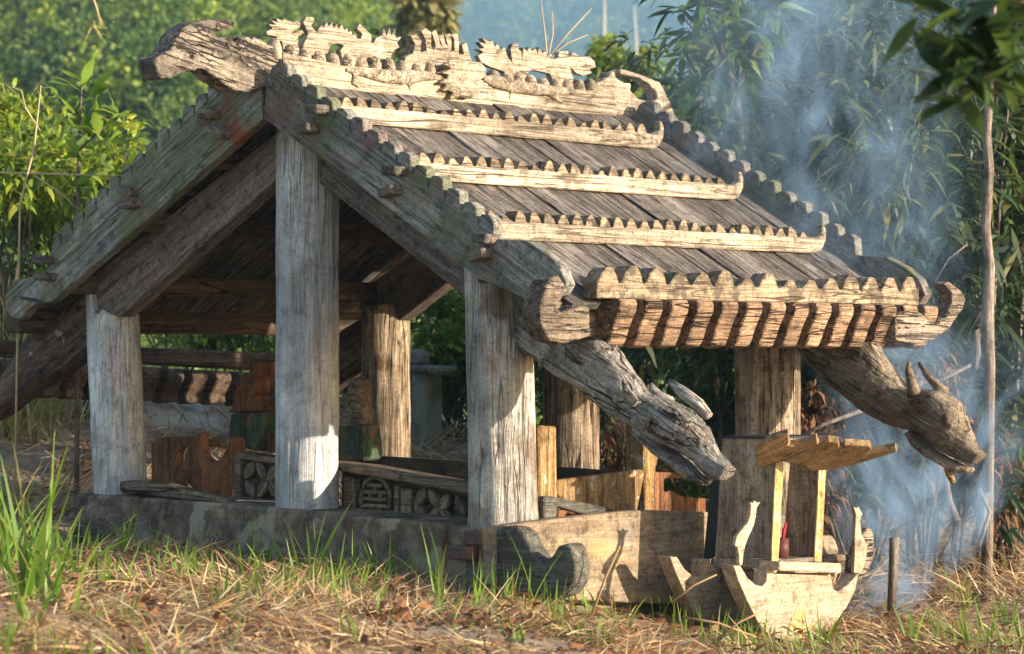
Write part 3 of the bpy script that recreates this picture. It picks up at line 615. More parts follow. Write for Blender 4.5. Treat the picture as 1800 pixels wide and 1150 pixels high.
# beads along the ridge
bv, bq, bt = loft_arrays([((0,0,z), (.05*q,0,0), (0,.031*q,0)) for z, q in ((-.03,1),(.0,1),(.022,.9),(.042,.65),(.052,.3))], 14)
bd = npmesh('ridge_bead', bv, bq, bt, True); bd.materials.append(M_['pale'])
top = [(-0.191,2.141),(0.175,2.114),(0.796,2.114),(1.375,2.111),(2.194,2.119)]
for i in range(26):
    yy = -.21 + i*.0935
    if yy > 2.1: break
    zz = float(np.interp(yy, [a for a, b in top], [b for a, b in top]))
    link('ridge_bead', bd, Matrix.Translation((.045, yy, zz+.004)) @ Matrix.Diagonal((1, 1, random.uniform(.8,1.25), 1)), rb)

# carved animal heads at the rafter ends
def horn(name, pts, rads, mat, parent, y): return tube(name, [(a, y, b) for a, b in pts], rads, mat, parent, 10, .004)
hA = pair_loft('animal_head', [tuple(q) for q in ([(1.475,0.915),(1.305,0.786)], [(1.709,0.846),(1.492,0.723)], [(1.929,0.784),(1.718,0.608)], [(2.050,0.668),(1.929,0.502)], [(2.151,0.568),(2.082,0.427)], [(2.228,0.535),(2.166,0.372)], [(2.360,0.508),(2.281,0.35)], [(2.463,0.43),(2.366,0.307)], [(2.514,0.337),(2.439,0.257)], [(2.559,0.3),(2.499,0.221)], [(2.606,0.264),(2.565,0.216)])],
               [.06,.07,.085,.08,.068,.08,.085,.068,.052,.045,.036], -.0, M_['headR'], H, 24, .02, label='grey cracked animal head of the near rafter')
carve(hA, .006, 1, .014, .045)
jA = pair_loft('lower_jaw', [tuple(q) for q in ([(2.126,0.435),(2.088,0.394)], [(2.250,0.345),(2.207,0.313)], [(2.351,0.285),(2.317,0.251)], [(2.424,0.238),(2.397,0.204)], [(2.481,0.207),(2.466,0.185)])], [.05,.07,.06,.045,.03], 0.0, M_['headR'], hA, 18, .012); carve(jA, .006, 1, .012, .04)
horn('horn', [(2.521,0.474),(2.468,0.52),(2.383,0.57),(2.310,0.615)], [.02,.028,.026,.014], M_['headR'], hA, -.05)
horn('horn', [(2.201,0.519),(2.144,0.547),(2.113,0.578),(2.104,0.605)], [.035,.028,.02,.008], M_['headR'], hA, .08)
tube('eye', [(a, y_, b) for (a, b), y_ in zip([(2.425,0.438),(2.425,0.438)], (-.07, -.094))], [.018,.012], M_['headR'], hA, 12)
for pts_, y_ in (([(2.162,0.516),(2.115,0.568),(2.093,0.621)], -.09), ([(2.077,0.542),(2.046,0.59),(2.040,0.634)], .05), ([(2.241,0.439),(2.179,0.462),(2.129,0.492)], -.11)):
    horn('mane_spike', pts_, [.03,.02,.006], M_['headR'], hA, y_)
hB = pair_loft('animal_head', [tuple(q) for q in ([(1.802,0.809),(1.469,0.798)], [(1.958,0.784),(1.569,0.693)], [(2.049,0.666),(1.742,0.563)], [(2.132,0.575),(1.920,0.452)], [(2.199,0.567),(2.040,0.397)], [(2.274,0.564),(2.193,0.361)], [(2.355,0.556),(2.255,0.339)], [(2.446,0.495),(2.337,0.286)], [(2.487,0.396),(2.407,0.253)], [(2.535,0.305),(2.480,0.229)], [(2.582,0.269),(2.532,0.219)])],
               [.06,.08,.10,.095,.082,.095,.10,.082,.062,.052,.042], 1.91, M_['headB'], H, 24, .012, label='brown horned animal head of the far rafter')
carve(hB, .007, 1, .013, .05)
jB = pair_loft('lower_jaw', [tuple(q) for q in ([(2.190,0.372),(2.160,0.344)], [(2.250,0.322),(2.221,0.293)], [(2.323,0.27),(2.299,0.241)], [(2.393,0.236),(2.377,0.204)], [(2.463,0.214),(2.449,0.18)], [(2.510,0.202),(2.499,0.18)])], [.06,.085,.08,.06,.05,.036], 1.91, M_['headB'], hB, 18, .01); carve(jB, .007, 1, .01, .05)
horn('horn', [(2.234,0.534),(2.217,0.6),(2.199,0.653),(2.202,0.694)], [.036,.025,.018,.009], M_['headB'], hB, 1.85)
horn('horn', [(2.311,0.543),(2.263,0.589),(2.208,0.64),(2.167,0.688)], [.03,.024,.019,.009], M_['headB'], hB, 1.98)
tube('eye', [(a, y_, b) for (a, b), y_ in zip([(2.424,0.429),(2.424,0.429)], (1.83, 1.806))], [.03,.018], M_['darkbark'], hB, 12)
horn('tongue', [(2.397,0.218),(2.406,0.171),(2.430,0.13)], [.022,.018,.012], M_['amber'], hB, 1.88)
hC = pair_loft('animal_head', [tuple(q) for q in ([(-1.493,1.087),(-1.416,0.819)], [(-1.779,0.961),(-1.596,0.706)], [(-1.992,0.88),(-1.765,0.624)], [(-2.094,0.797),(-1.938,0.565)], [(-2.182,0.705),(-2.059,0.514)], [(-2.320,0.57),(-2.222,0.42)], [(-2.431,0.468),(-2.347,0.368)], [(-2.529,0.399),(-2.487,0.34)])],
               [.06,.08,.09,.09,.085,.08,.06,.03], 0.0, M_['headL'], H, 20, .015, label='dark brown carved rafter end flecked with white lichen')
hD = pair_loft('animal_head', [((-1.35,1.0),(-1.35,.75)), ((-1.7,.88),(-1.62,.62)), ((-2.0,.68),(-1.9,.45)), ((-2.3,.5),(-2.2,.28)), ((-2.6,.27),(-2.55,.2))], [.06,.09,.1,.1,.04], 1.95, M_['headL'], H, 16, .01)

# plinth
pl = prism('plinth', [(-1.450,0.0236),(-0.288,0.0152),(1.131,-0.0196),(1.114,-0.369),(-0.705,-0.426),(-1.505,-0.387)], .42, M_['plinth'], H, 'Y', -.2, .012, 1, .006, label='dark stained plaster plinth')
bmk = bmesh.new(); box_bm(bmk, -.075, .075, -.05, .05, -.03, .03); bmesh.ops.bevel(bmk, geom=bmk.edges[:], offset=.006, segments=1, affect='EDGES'); bkm = bm_mesh('brick', bmk); bkm.materials.append(M_['brick'])
for r_ in range(5):
    for k in range(2 if r_ % 2 else 3):
        if random.random() < .45: continue
        link('brick', bkm, Matrix.Translation((1.165+.155*k+(.078 if r_ % 2 else 0), -.135+random.uniform(-.014,.014), -.345+r_*.067)) @ Matrix.Rotation(random.uniform(-.06,.06), 4, 'Z'), pl)
prism('plinth_corner', [(1.07,-.40),(1.50,-.42),(1.52,-.03),(1.10,-.03)], .34, M_['plinth'], H, 'Y', -.155, .02, 1, .012)
sb = prism('side_board', [(-0.359,-0.0143),(-0.245,-0.000168),(0.122,0.0129),(0.428,0.0223),(0.625,0.0242),(1.075,-0.00261),(1.866,-0.0775),(1.866,-0.477),(1.075,-0.44),(0.122,-0.348),(-0.359,-0.256)], .07, M_['side'], H, 'X', 1.6, .006, label='pale tan side board of the base')
prism('plinth_side', [(-.15,-.5),(2.1,-.62),(2.1,-.06),(-.15,-.03)], .25, M_['plinth'], H, 'X', 1.52, .01)
M, l = along((-1.35, 1.93, -.16), (1.5, 1.93, -.16)); box('plinth_back', (l, .3, .3), M_['plinth'], H, M, .01)
hornb = prism('horn_board', [(1.580,-0.0232),(1.635,-0.00302),(1.712,-0.00294),(1.755,-0.0315),(1.788,-0.0859),(1.831,-0.132),(1.879,-0.141),(1.917,-0.107),(1.949,-0.0703),(1.997,-0.0562),(2.028,-0.0822),(2.049,-0.144),(2.039,-0.216),(1.991,-0.273),(1.895,-0.303),(1.755,-0.304),(1.624,-0.287),(1.580,-0.185)], .10, M_['horn'], H, 'Y', -.34, .012, 2, label='board end with upturned horn, coloured dark for its shade'); carve(hornb, .008, 3, .006, .08)

# ---------------------------------------------------------------- inside the house
G = thing('grave_enclosure', 'low carved wooden grave enclosure with petal panels between the posts', 'enclosure', (.3, .2, 0))
def petal(parent, c, ang, l_, w_, y, mat='panel', dep=.035):
    pts = []
    for k in range(9):
        t = k/8; pts.append((l_*(t-.5), w_*math.sin(math.pi*t)**.8*.5))
    for k in range(7, 0, -1):
        t = k/8; pts.append((l_*(t-.5), -w_*math.sin(math.pi*t)**.8*.5))
    M = frame('Y', y) @ Matrix.Translation((c[0], c[1], 0)) @ Matrix.Rotation(ang, 4, 'Z')
    return part('petal', bm_mesh('petal', prism_bm(pts, dep, .006)), M_[mat], parent, M)
pa = prism('panel', [(-0.65,0.239),(-0.586,0.25),(-0.255,0.221),(-0.255,0.00473),(-0.391,-0.000347),(-0.649,-0.000552)], .03, M_['dark'], G, 'Y', .19, .004)
for q, dd in (([(-0.617,0.24),(-0.244,0.212),(-0.244,0.189),(-0.617,0.212)], .05), ([(-0.624,0.0242),(-0.244,0.0147),(-0.244,-0.00365),(-0.624,-0.0039)], .05), ([(-0.638,0.239),(-0.596,0.24),(-0.596,0.00181),(-0.652,-0.000257)], .06)):
    prism('frame_bar', q, dd, M_['panel'], pa, 'Y', .15, .006)
for (cx, cy_), an in zip([(-0.54,0.156),(-0.449,0.156),(-0.533,0.0647),(-0.442,0.0659),(-0.374,0.144),(-0.36,0.0705)], (.85,-.85,-.85,.85,.85,-.85)):
    petal(pa, (cx, cy_), an, .115, .06, .155)
pb = prism('panel', [(0.0866,0.212),(0.986,0.138),(1.151,0.122),(1.151,-0.0658),(0.0869,-0.0449)], .03, M_['dark'], G, 'Y', .19, .004)
prism('top_rail', [(0.116,0.221),(0.335,0.21),(1.024,0.143),(1.188,0.126),(1.188,0.0735),(1.024,0.0949),(0.335,0.16),(0.116,0.18)], .10, M_['panel'], pb, 'Y', .10, .008, label='lichened top rail catching the sun')
for q in ([(0.156,0.147),(0.227,0.14),(0.227,-0.0388),(0.15,-0.033)], [(0.494,0.118),(0.526,0.115),(0.526,-0.0356),(0.495,-0.0342)], [(0.538,0.106),(0.607,0.0994),(0.607,-0.0349),(0.538,-0.0324)], [(0.971,0.0644),(1.007,0.0614),(1.007,-0.0459),(0.971,-0.0457)]):
    prism('frame_bar', q, .05, M_['panel'], pb, 'Y', .135, .006)
(mx_, mz_), = [(0.362,0.0466)]
ring = []
for k in range(33):
    a = 2*math.pi*k/32; ring.append(Vector((mx_+.098*math.cos(a), .15, mz_+.105*math.sin(a))))
md = tube('medallion', ring, .012, M_['panel'], pb, 8, label='round carved longevity medallion')
for dz in (-.066, -.03, .002, .034, .066):
    ww = .19*math.sqrt(max(.05, 1-(dz/.105)**2))
    M = Matrix.Translation((mx_, .155, mz_+dz)); box('medallion_bar', (ww-.03 if abs(dz) < .06 else ww-.05, .03, .016), M_['panel'], md, M, .003)
for dx, dz, hh in ((0,.05,.03),(-.03,-.05,.03),(.03,-.05,.03),(-.035,.018,.02),(.035,.018,.02)):
    box('medallion_bar', (.016, .028, hh), M_['panel'], md, Matrix.Translation((mx_+dx, .156, mz_+dz)), .002)
for (cx, cy_), an in zip([(0.656,0.0704),(0.742,0.0665),(0.65,0.00455),(0.742,-0.018),(0.809,0.0455),(0.912,0.0407),(0.815,-0.015)], (.9,-.9,-.9,.9,.9,-.95,-.9)):
    petal(pb, (cx, cy_), an, .11, .055, .145)
prism('rear_board', [(-0.616,0.21),(-0.352,0.209),(0.26,0.199),(0.439,0.198),(0.439,0.0794),(-0.616,0.0736)], .05, M_['dark'], G, 'Y', .9, .006)
# right side of the enclosure
prism('amber_board', [(0.407,0.156),(1.009,0.187),(1.023,0.167),(0.968,-0.00499),(0.616,-0.0556),(0.407,-0.046)], .05, M_['amber'], G, 'X', 1.28, .006, label='sunlit amber board')
prism('amber_post', [(0.191,0.411),(0.312,0.404),(0.318,0.0695),(0.197,0.0742)], .10, M_['amber'], G, 'X', 1.36, .008, label='short amber post')
fr = prism('fret_panel', [(0.138,0.0975),(0.19,0.0989),(0.607,0.0251),(0.617,0.00303),(0.434,0.00236),(0.228,0.0518),(0.222,-0.0307),(0.138,-0.0268)], .05, M_['horn'], G, 'X', 1.44, .006)
prism('fret_bar', [(0.406,0.0245),(0.458,0.0138),(0.458,-0.0162),(0.406,-0.0182)], .04, M_['horn'], fr, 'X', 1.43, .004)
prism('fret_bar', [(0.251,0.0307),(0.327,0.0359),(0.405,0.0199),(0.366,0.00876),(0.314,0.0195),(0.289,-0.00914),(0.251,-0.0117)], .04, M_['rust'], fr, 'X', 1.42, .004)
prism('dark_post', [(1.105,0.396),(1.288,0.393),(1.203,0.186),(1.189,-0.0219),(1.118,-0.019)], .12, M_['amber'], G, 'X', 1.2, .008)
fp = prism('fret_panel', [(1.235,0.165),(1.641,0.143),(1.641,0.115),(1.320,0.13),(1.320,0.0619),(1.377,0.069),(1.464,0.0381),(1.641,0.0221),(1.641,-0.0616),(1.234,-0.044)], .04, M_['rust'], G, 'X', 1.15, .004)
prism('rear_rail', [(0.186,0.15),(0.746,0.137),(0.746,0.0755),(0.186,0.0669)], .05, M_['dark'], G, 'Y', 1.6, .006)
# left boards
fb = prism('horn_panel', [(-1.646,0.261),(-1.556,0.292),(-1.342,0.3),(-1.089,0.279),(-1.081,0.25),(-1.148,0.25),(-1.252,0.25),(-1.388,0.252),(-1.426,0.212),(-1.425,0.162),(-1.387,0.104),(-1.387,0.035),(-1.525,0.0304),(-1.641,0.0565)], .05, M_['rust'], G, 'Y', .45, .008, label='dark brown pierced board')
oc = prism('horn_panel', [(-1.070,0.331),(-1.122,0.312),(-1.178,0.251),(-1.211,0.173),(-1.199,0.0854),(-1.121,0.0298),(-1.004,0.00495),(-0.822,-0.0153),(-0.801,0.0883),(-0.794,0.303),(-0.844,0.319),(-0.873,0.258),(-0.917,0.202),(-0.989,0.181),(-1.045,0.196),(-1.069,0.254)], .07, M_['rust'], G, 'Y', .3, .012, 2, label='orange crescent-horned board'); carve(oc, .009, 3, .006, .06)
# carved seated figures
sA = thing('carved_statue', 'orange carved wooden figure seated on a green block', 'statue', (-.35, .6, .2))
o = prism('figure_body', [(-1.239,0.42),(-1.194,0.46),(-1.165,0.529),(-1.142,0.589),(-1.105,0.628),(-1.039,0.631),(-1.025,0.609),(-1.061,0.619),(-1.064,0.683),(-1.047,0.697),(-0.966,0.693),(-0.973,0.619),(-1.010,0.599),(-0.988,0.531),(-1.046,0.511),(-1.024,0.477),(-0.988,0.468),(-0.966,0.432)], .13, M_['rust'], sA, 'Y', .62, .02, 2); carve(o, .010, 3, .012, .05)
prism('block', [(-1.179,0.421),(-0.944,0.428),(-0.958,0.307),(-0.987,0.228),(-1.171,0.263),(-1.201,0.317)], .17, M_['green'], sA, 'Y', .6, .01)
prism('base_board', [(-0.968,0.318),(-0.766,0.327),(-0.766,0.216),(-0.967,0.22)], .05, M_['rust'], sA, 'Y', .66, .008)
sB = thing('carved_statue', 'small grey carved standing figure behind the middle post', 'statue', (.2, .9, .2))
o = prism('figure_body', [(-0.522,0.563),(-0.509,0.599),(-0.47,0.613),(-0.432,0.594),(-0.422,0.544),(-0.44,0.506),(-0.409,0.444),(-0.42,0.371),(-0.484,0.365),(-0.509,0.37),(-0.484,0.447),(-0.515,0.5)], .11, M_['panel'], sB, 'Y', .8, .02, 2); carve(o, .009, 3, .010, .04)
prism('block', [(-0.589,0.359),(-0.394,0.372),(-0.373,0.277),(-0.366,0.191),(-0.589,0.185)], .14, M_['green'], sB, 'Y', .78, .01)
lg = pair_loft('rotten_log', [tuple(q) for q in ([(-1.179,0.0941),(-1.165,0.0347)], [(-1.112,0.105),(-1.112,0.0308)], [(-0.849,0.0933),(-0.849,0.0232)], [(-0.656,0.0745),(-0.656,0.0106)], [(-0.425,0.0437),(-0.425,0.00803)], [(-0.343,0.0138),(-0.343,0.00563)])], [.04,.05,.055,.05,.04,.02], -.1, M_['log'], None, 16, .015)
setmeta(lg, 'short rotten log lying on the plinth beside the left post', 'log')

# ---------------------------------------------------------------- altar in front of the house
A = thing('spirit_altar', 'small wooden spirit altar on a boat-shaped crescent stand', 'altar', (2.05, 1.0, -.56))
cres = [(0.521,-0.187),(0.57,-0.191),(0.623,-0.247),(0.68,-0.282),(0.732,-0.292),(0.756,-0.269),(0.763,-0.21),(0.806,-0.213),(0.813,-0.241),(1.229,-0.266),(1.236,-0.283),(1.252,-0.335),(1.285,-0.35),(1.355,-0.329),(1.450,-0.275),(1.421,-0.353),(1.355,-0.426),(1.273,-0.488),(1.184,-0.532),(1.087,-0.553),(1.008,-0.559),(0.867,-0.539),(0.774,-0.51),(0.698,-0.449),(0.619,-0.348),(0.555,-0.252)]
c1 = prism('crescent_board', cres, .075, M_['new'], A, 'X', 2.2, .006, 2, label='pale crescent board with upturned horns')
prism('yellow_patch', [(1.004,-0.374),(1.052,-0.458),(1.115,-0.505),(1.051,-0.553),(1.004,-0.557),(0.894,-0.542),(0.926,-0.463),(0.973,-0.4)], .002, M_['yellow'], c1, 'X', 2.2025, 0, label='flat yellow paint patch')
c2 = c1.copy(); COL.objects.link(c2); Mx = Matrix.Translation((-.355, 0, .02)) @ WM[c1]; WM[c2] = Mx; c2.parent = A; c2.matrix_parent_inverse = WM[A].inverted(); c2.matrix_basis = Mx
prism('cross_beam', [(1.815,-0.192),(2.169,-0.181),(2.169,-0.222),(1.815,-0.238)], .07, M_['shrine'], A, 'Y', .84, .006)
prism('cross_beam', [(1.857,-0.243),(2.096,-0.235),(2.096,-0.315),(1.857,-0.324)], .06, M_['shrine'], A, 'Y', .88, .006)
prism('front_ledge', [(0.773,-0.182),(1.233,-0.216),(1.233,-0.261),(0.773,-0.222)], .12, M_['new'], A, 'X', 2.26, .006)
sh = prism('shrine_wall', [(1.876,0.356),(2.188,0.359),(2.169,-0.177),(1.832,-0.189)], .025, M_['shrine'], A, 'Y', .85, .004)
prism('dark_sheet', [(1.812,0.343),(1.861,0.355),(1.817,-0.187),(1.741,-0.215)], .01, M_['sheet'], A, 'Y', .88, .002)
prism('shrine_top', [(1.874,0.36),(2.236,0.364),(2.236,0.355),(1.874,0.349)], .36, M_['sheet'], A, 'Y', .84, .002)
prism('corner_post', [(0.831,0.249),(0.89,0.247),(0.851,-0.19),(0.801,-0.184)], .010, M_['yellow'], A, 'X', 2.195, .002)
prism('corner_post', [(0.845,0.246),(0.904,0.244),(0.864,-0.189),(0.815,-0.184)], .05, M_['shrine'], A, 'X', 2.184, .004)
prism('corner_post', [(1.153,0.22),(1.205,0.217),(1.172,-0.209),(1.117,-0.204)], .010, M_['yellow'], A, 'X', 2.195, .002)
prism('corner_post', [(1.167,0.217),(1.218,0.214),(1.185,-0.208),(1.131,-0.203)], .05, M_['shrine'], A, 'X', 2.184, .004)
prism('shrine_wall', [(2.020,0.253),(2.199,0.248),(2.181,-0.208),(1.971,-0.21)], .025, M_['shrine'], A, 'Y', 1.165, .004)
prism('back_wall', [(.87,-.18),(1.17,-.19),(1.17,.30),(.87,.31)], .02, M_['shrine'], A, 'X', 1.90, .004)
prism('shrine_floor', [(1.89,.87),(2.19,.87),(2.19,1.165),(1.89,1.165)], .02, M_['shrine'], A, 'Z', -.205, .004)
rp = [(2.190,0.693,0.285),(2.211,0.672,0.305),(2.267,0.657,0.337),(2.314,0.656,0.359),(2.383,0.676,0.38),(2.357,0.716,0.349),(2.337,0.734,0.331),(2.354,0.757,0.328),(2.405,0.781,0.339),(2.455,0.783,0.361),(2.438,0.815,0.337),(2.482,0.832,0.349),(2.510,0.868,0.344),(2.491,0.901,0.32),(2.497,0.915,0.316),(2.520,0.897,0.334),(2.555,0.936,0.331),(2.596,0.981,0.328),(2.585,1.008,0.31),(2.551,1.014,0.292),(2.612,1.046,0.304),(2.670,1.073,0.317),(2.658,1.096,0.3),(2.560,1.071,0.268),(2.465,1.045,0.238),(2.368,1.003,0.215),(2.298,0.948,0.21),(2.300,0.892,0.238),(2.245,0.808,0.254),(2.163,0.792,0.225),(2.154,0.756,0.238)]
v3 = [Vector(p) for p in rp]; nrm = Vector((math.sin(YAW)*.55, -math.cos(YAW)*.55, -.835)); ux = RT; vx = nrm.cross(ux).normalized()
o0 = v3[0]; Mr = Matrix((ux, vx, nrm)).transposed().to_4x4(); Mr.translation = o0
loc = [Mr.inverted() @ p for p in v3]
part('shrine_roof', bm_mesh('shrine_roof', prism_bm([(p.x, p.y) for p in loc], -.035, .005)), M_['shrineroof'], A, Mr, 'wavy-edged tilted roof board')
b1 = prism('carved_bird', [(0.586,-0.192),(0.58,-0.144),(0.572,-0.111),(0.553,-0.105),(0.562,-0.0686),(0.592,-0.0422),(0.646,-0.00754),(0.662,0.0291),(0.666,0.0662),(0.657,0.0833),(0.68,0.075),(0.692,0.0885),(0.707,0.0767),(0.735,0.0793),(0.707,0.0533),(0.701,0.018),(0.686,-0.0233),(0.646,-0.0746),(0.625,-0.109),(0.611,-0.155),(0.604,-0.193)], .02, M_['new'], None, 'X', 2.185, .005, 2)
setmeta(b1, 'slim carved wooden crested bird on the left horn of the altar', 'carved bird')
b2 = prism('carved_bird', [(1.432,-0.275),(1.439,-0.19),(1.439,-0.112),(1.445,-0.0632),(1.449,-0.00473),(1.427,0.0323),(1.456,0.0194),(1.466,0.0307),(1.482,0.0134),(1.501,-0.00695),(1.482,-0.0355),(1.492,-0.0948),(1.539,-0.156),(1.530,-0.214),(1.492,-0.279)], .02, M_['new'], None, 'X', 2.185, .005, 2)
setmeta(b2, 'slim carved wooden crested bird on the right horn of the altar', 'carved bird')
cw = prism('carved_wing_board', [(1.654,-0.0858),(1.692,-0.0806),(1.718,-0.119),(1.709,-0.228),(1.657,-0.304),(1.586,-0.312),(1.561,-0.259),(1.570,-0.21),(1.612,-0.143)], .06, M_['eavey'], None, 'X', 2.1, .012, 2); carve(cw, .007, 2, .006, .04)
setmeta(cw, 'reddish carved wing-shaped board behind the right altar bird', 'carved board')
(cx, cz), (cx2, cz2) = [(0.992,-0.0959),(0.992,-0.192)]
cup = thing('incense_cup', 'dark red incense cup with red joss sticks inside the altar', 'incense cup', (2.10, cx, cz2))
V, Q, T = loft_arrays([((2.10,cx,cz2),(.036,0,0),(0,.036,0)), ((2.10,cx,cz),(.038,0,0),(0,.038,0)), ((2.10,cx,cz),(.033,0,0),(0,.033,0)), ((2.10,cx,cz-.03),(.03,0,0),(0,.03,0))], 24)
part('cup', npmesh('cup', V, Q, T, True), M_['cup'], cup)
for k in range(11):
    a = random.uniform(0, 6.28); r0 = random.uniform(.0, .02); bx = (2.10+math.cos(a)*r0, cx+math.sin(a)*r0, cz-.03)
    tp_ = (bx[0]+math.cos(a)*.02, bx[1]+math.sin(a)*.02, cz+random.uniform(.035,.075)); tube('joss_stick', [bx, tp_], .0035, M_['incense'], cup, 6)
def chunk(name, label, cat, pts, x, th, mat, amp=.014):
    o = prism(name, pts, th, M_[mat], None, 'X', x, .02, 2); carve(o, .01, 3, amp, .06); return setmeta(o, label, cat)
chunk('log_block', 'pale sawn log block behind the altar', 'log', [(1.440,-0.115),(1.540,-0.115),(1.590,-0.206),(1.574,-0.245),(1.440,-0.238)], 2.0, .16, 'new')
chunk('log_block', 'grey rough log block lying behind the right altar horn', 'log', [(1.389,-0.213),(1.471,-0.2),(1.597,-0.204),(1.597,-0.289),(1.471,-0.286),(1.405,-0.258)], 2.05, .14, 'log')

# ---------------------------------------------------------------- other graves behind
B = thing('low_tomb_house', 'dark low tomb house eave behind the left posts', 'tomb house', (-3.0, 1.5, 0))
xb = -2.9
prism('ridge_beam', [(0.0656,0.824),(1.051,0.783),(2.459,0.731),(3.036,0.709),(3.036,0.581),(2.459,0.626),(1.051,0.685),(0.0658,0.731)], .16, M_['dark'], B, 'X', xb, .012, 1, .01)
bb = prism('eave_beam', [(0.0658,0.718),(1.051,0.672),(2.459,0.612),(3.036,0.574),(3.036,0.409),(2.459,0.445),(1.051,0.528),(0.0662,0.587)], .10, M_['dark'], B, 'X', xb-.08, .012)
prof2 = [(0,0),(.17,-.002),(.185,-.05),(.15,-.11),(.12,-.15),(.13,-.195),(.04,-.205),(0,-.19)]
bmk = prism_bm(prof2, .12, .008, 1, .008); bm2 = bm_mesh('scroll_block', bmk); bm2.materials.append(M_['dark'])
for i, q in enumerate([(0.172,0.706),(0.332,0.699),(0.496,0.693),(0.662,0.683),(0.83,0.676),(1.001,0.669),(1.175,0.662),(1.352,0.655),(1.532,0.644),(1.715,0.636),(1.901,0.629),(2.090,0.618),(2.282,0.61),(2.478,0.598)]):
    link('scroll_block', bm2, frame('Y', q[0]) @ Matrix.Translation((xb-.06, q[1], 0)), bb)
for q in [(0.293,0.484),(2.420,0.389)]: post(xb-.12, q[0], -.3, q[1]+.1, .11, M_['dark'], parent=B)
gp = thing('grave_pillar', 'greenish concrete grave pillar with dark capstone behind the house', 'grave pillar', (-1.4, 3.2, .1))
prism('shaft', [(-2.448,0.601),(-2.316,0.598),(-2.316,0.0561),(-2.448,0.0525)], .15, M_['concrete'], gp, 'Y', 3.2, .01)
prism('capstone', [(-2.415,0.661),(-2.152,0.656),(-2.152,0.609),(-2.415,0.61)], .22, M_['cap'], gp, 'Y', 3.1, .015)
prism('finial', [(-2.490,0.743),(-2.423,0.761),(-2.365,0.743),(-2.357,0.655),(-2.490,0.66)], .10, M_['cap'], gp, 'Y', 3.2, .02)
gs = prism('gravestone', [(-4.498,0.31),(-4.449,0.374),(-4.382,0.419),(-4.343,0.369),(-4.209,0.396),(-4.161,0.409),(-4.114,0.366),(-4.085,0.304),(-4.094,0.143),(-4.507,0.134)], .12, M_['stone'], None, 'Y', 2.9, .012)
setmeta(gs, 'pale broken gravestone under the dark low eave', 'gravestone')

# ---------------------------------------------------------------- hillside forests
def forest(name, label, zf, drange, arange, n, size, nl, ls, mat):
    Vs = []; Qs = []; o = 0
    D = rng.uniform(drange[0]**.5, drange[1]**.5, n)**2; a = rng.uniform(arange[0], arange[1], n); L = a*D
    x = CAM.x + FW.x*D + RT.x*L; y = CAM.y + FW.y*D + RT.y*L; z = zf(x, y, D, L)
    for i in range(n):
        s = size*rng.uniform(.6, 1.35); c = np.array([x[i], y[i], z[i] + s*.75])
        P, O = crown_points(c, np.array([s, s, s*.95]), nl, 8, .40)
        k = rdir(nl); A_ = np.cross(O + .5*k, rdir(nl)); A_ /= np.linalg.norm(A_, axis=1, keepdims=True)+1e-9
        B_ = np.cross(O + .6*k, A_); B_ /= np.linalg.norm(B_, axis=1, keepdims=True)+1e-9
        h = ls*rng.uniform(.5, 1.2, (nl,1))
        Vs.append(np.stack([P-A_*h, P-B_*h*.6, P+A_*h, P+B_*h*.6], 1).reshape(-1, 3))
    V = np.concatenate(Vs); q = np.arange(len(V)).reshape(-1, 4)
    ob = part(name, npmesh(name, V, q), L_[mat])
    return setmeta(ob, label, 'forest', kind='stuff')
forest('hillside_forest', 'dense green forest covering the near hillside', near_hill_z, (46, 128), (-.22, .10), 620, 1.75, 680, .12, 'hill')
forest('far_forest', 'blue-hazed forest on the far mountainside', far_hill_z, (850, 2060), (-.075, .085), 1500, 13.0, 190, 2.0, 'farhill')
def hill_tree(name, label, base, top_z, rad, n, ll, mat, bark='darkbark', r=.12, group=None):
    t = thing(name, label, 'tree', base, group)
    tube('trunk', [base, (base[0]+.1, base[1], (base[2]+top_z)/2), (base[0], base[1], top_z)], [r, r*.7, r*.4], M_[bark], t, 8)
    P, O = crown_points((base[0], base[1], top_z), rad, n, 14, .4); ln = ll*rng.uniform(.6, 1.2, n)
    V, Q, T = leaves(P, O*.6 + rdir(n)*.8, ln, ln*.45); part('crown', npmesh('crown', V, Q, T), L_[mat], t); return t
p = [(-19.917,21.060,5.781)][0]; hill_tree('pale_palm_tree', 'pale shaggy tree rising above the dragon ridge', (p[0], p[1], -3), p[2], (.42,.42,.75), 1500, .30, 'palm')
p = [(-12.375,17.161,4.231)][0]; hill_tree('valley_tree', 'round green tree beside the right end of the ridge', (p[0], p[1], -3), p[2], (.62,.62,.62), 1900, .13, 'shrub')
p = [(-12.543,17.009,3.969)][0]; hill_tree('valley_tree', 'lower green tree just left of the drooping dragon head', (p[0], p[1], -3), p[2]-.25, (.55,.55,.4), 1300, .13, 'hill')
for (a, b), lb in zip((([(-140.831,164.991,31.024)][0], [(-140.884,164.978,28.389)][0]), ([(-139.009,166.691,30.066)][0], [(-138.892,166.847,26.472)][0])), ('thin white dead trunk left on the far mountainside', 'thin white dead trunk right on the far mountainside')):
    o = tube('dead_tree', [(b[0], b[1], b[2]-14), b, a], [.2,.17,.1], M_['stone'], None, 6); setmeta(o, lb, 'tree trunk')

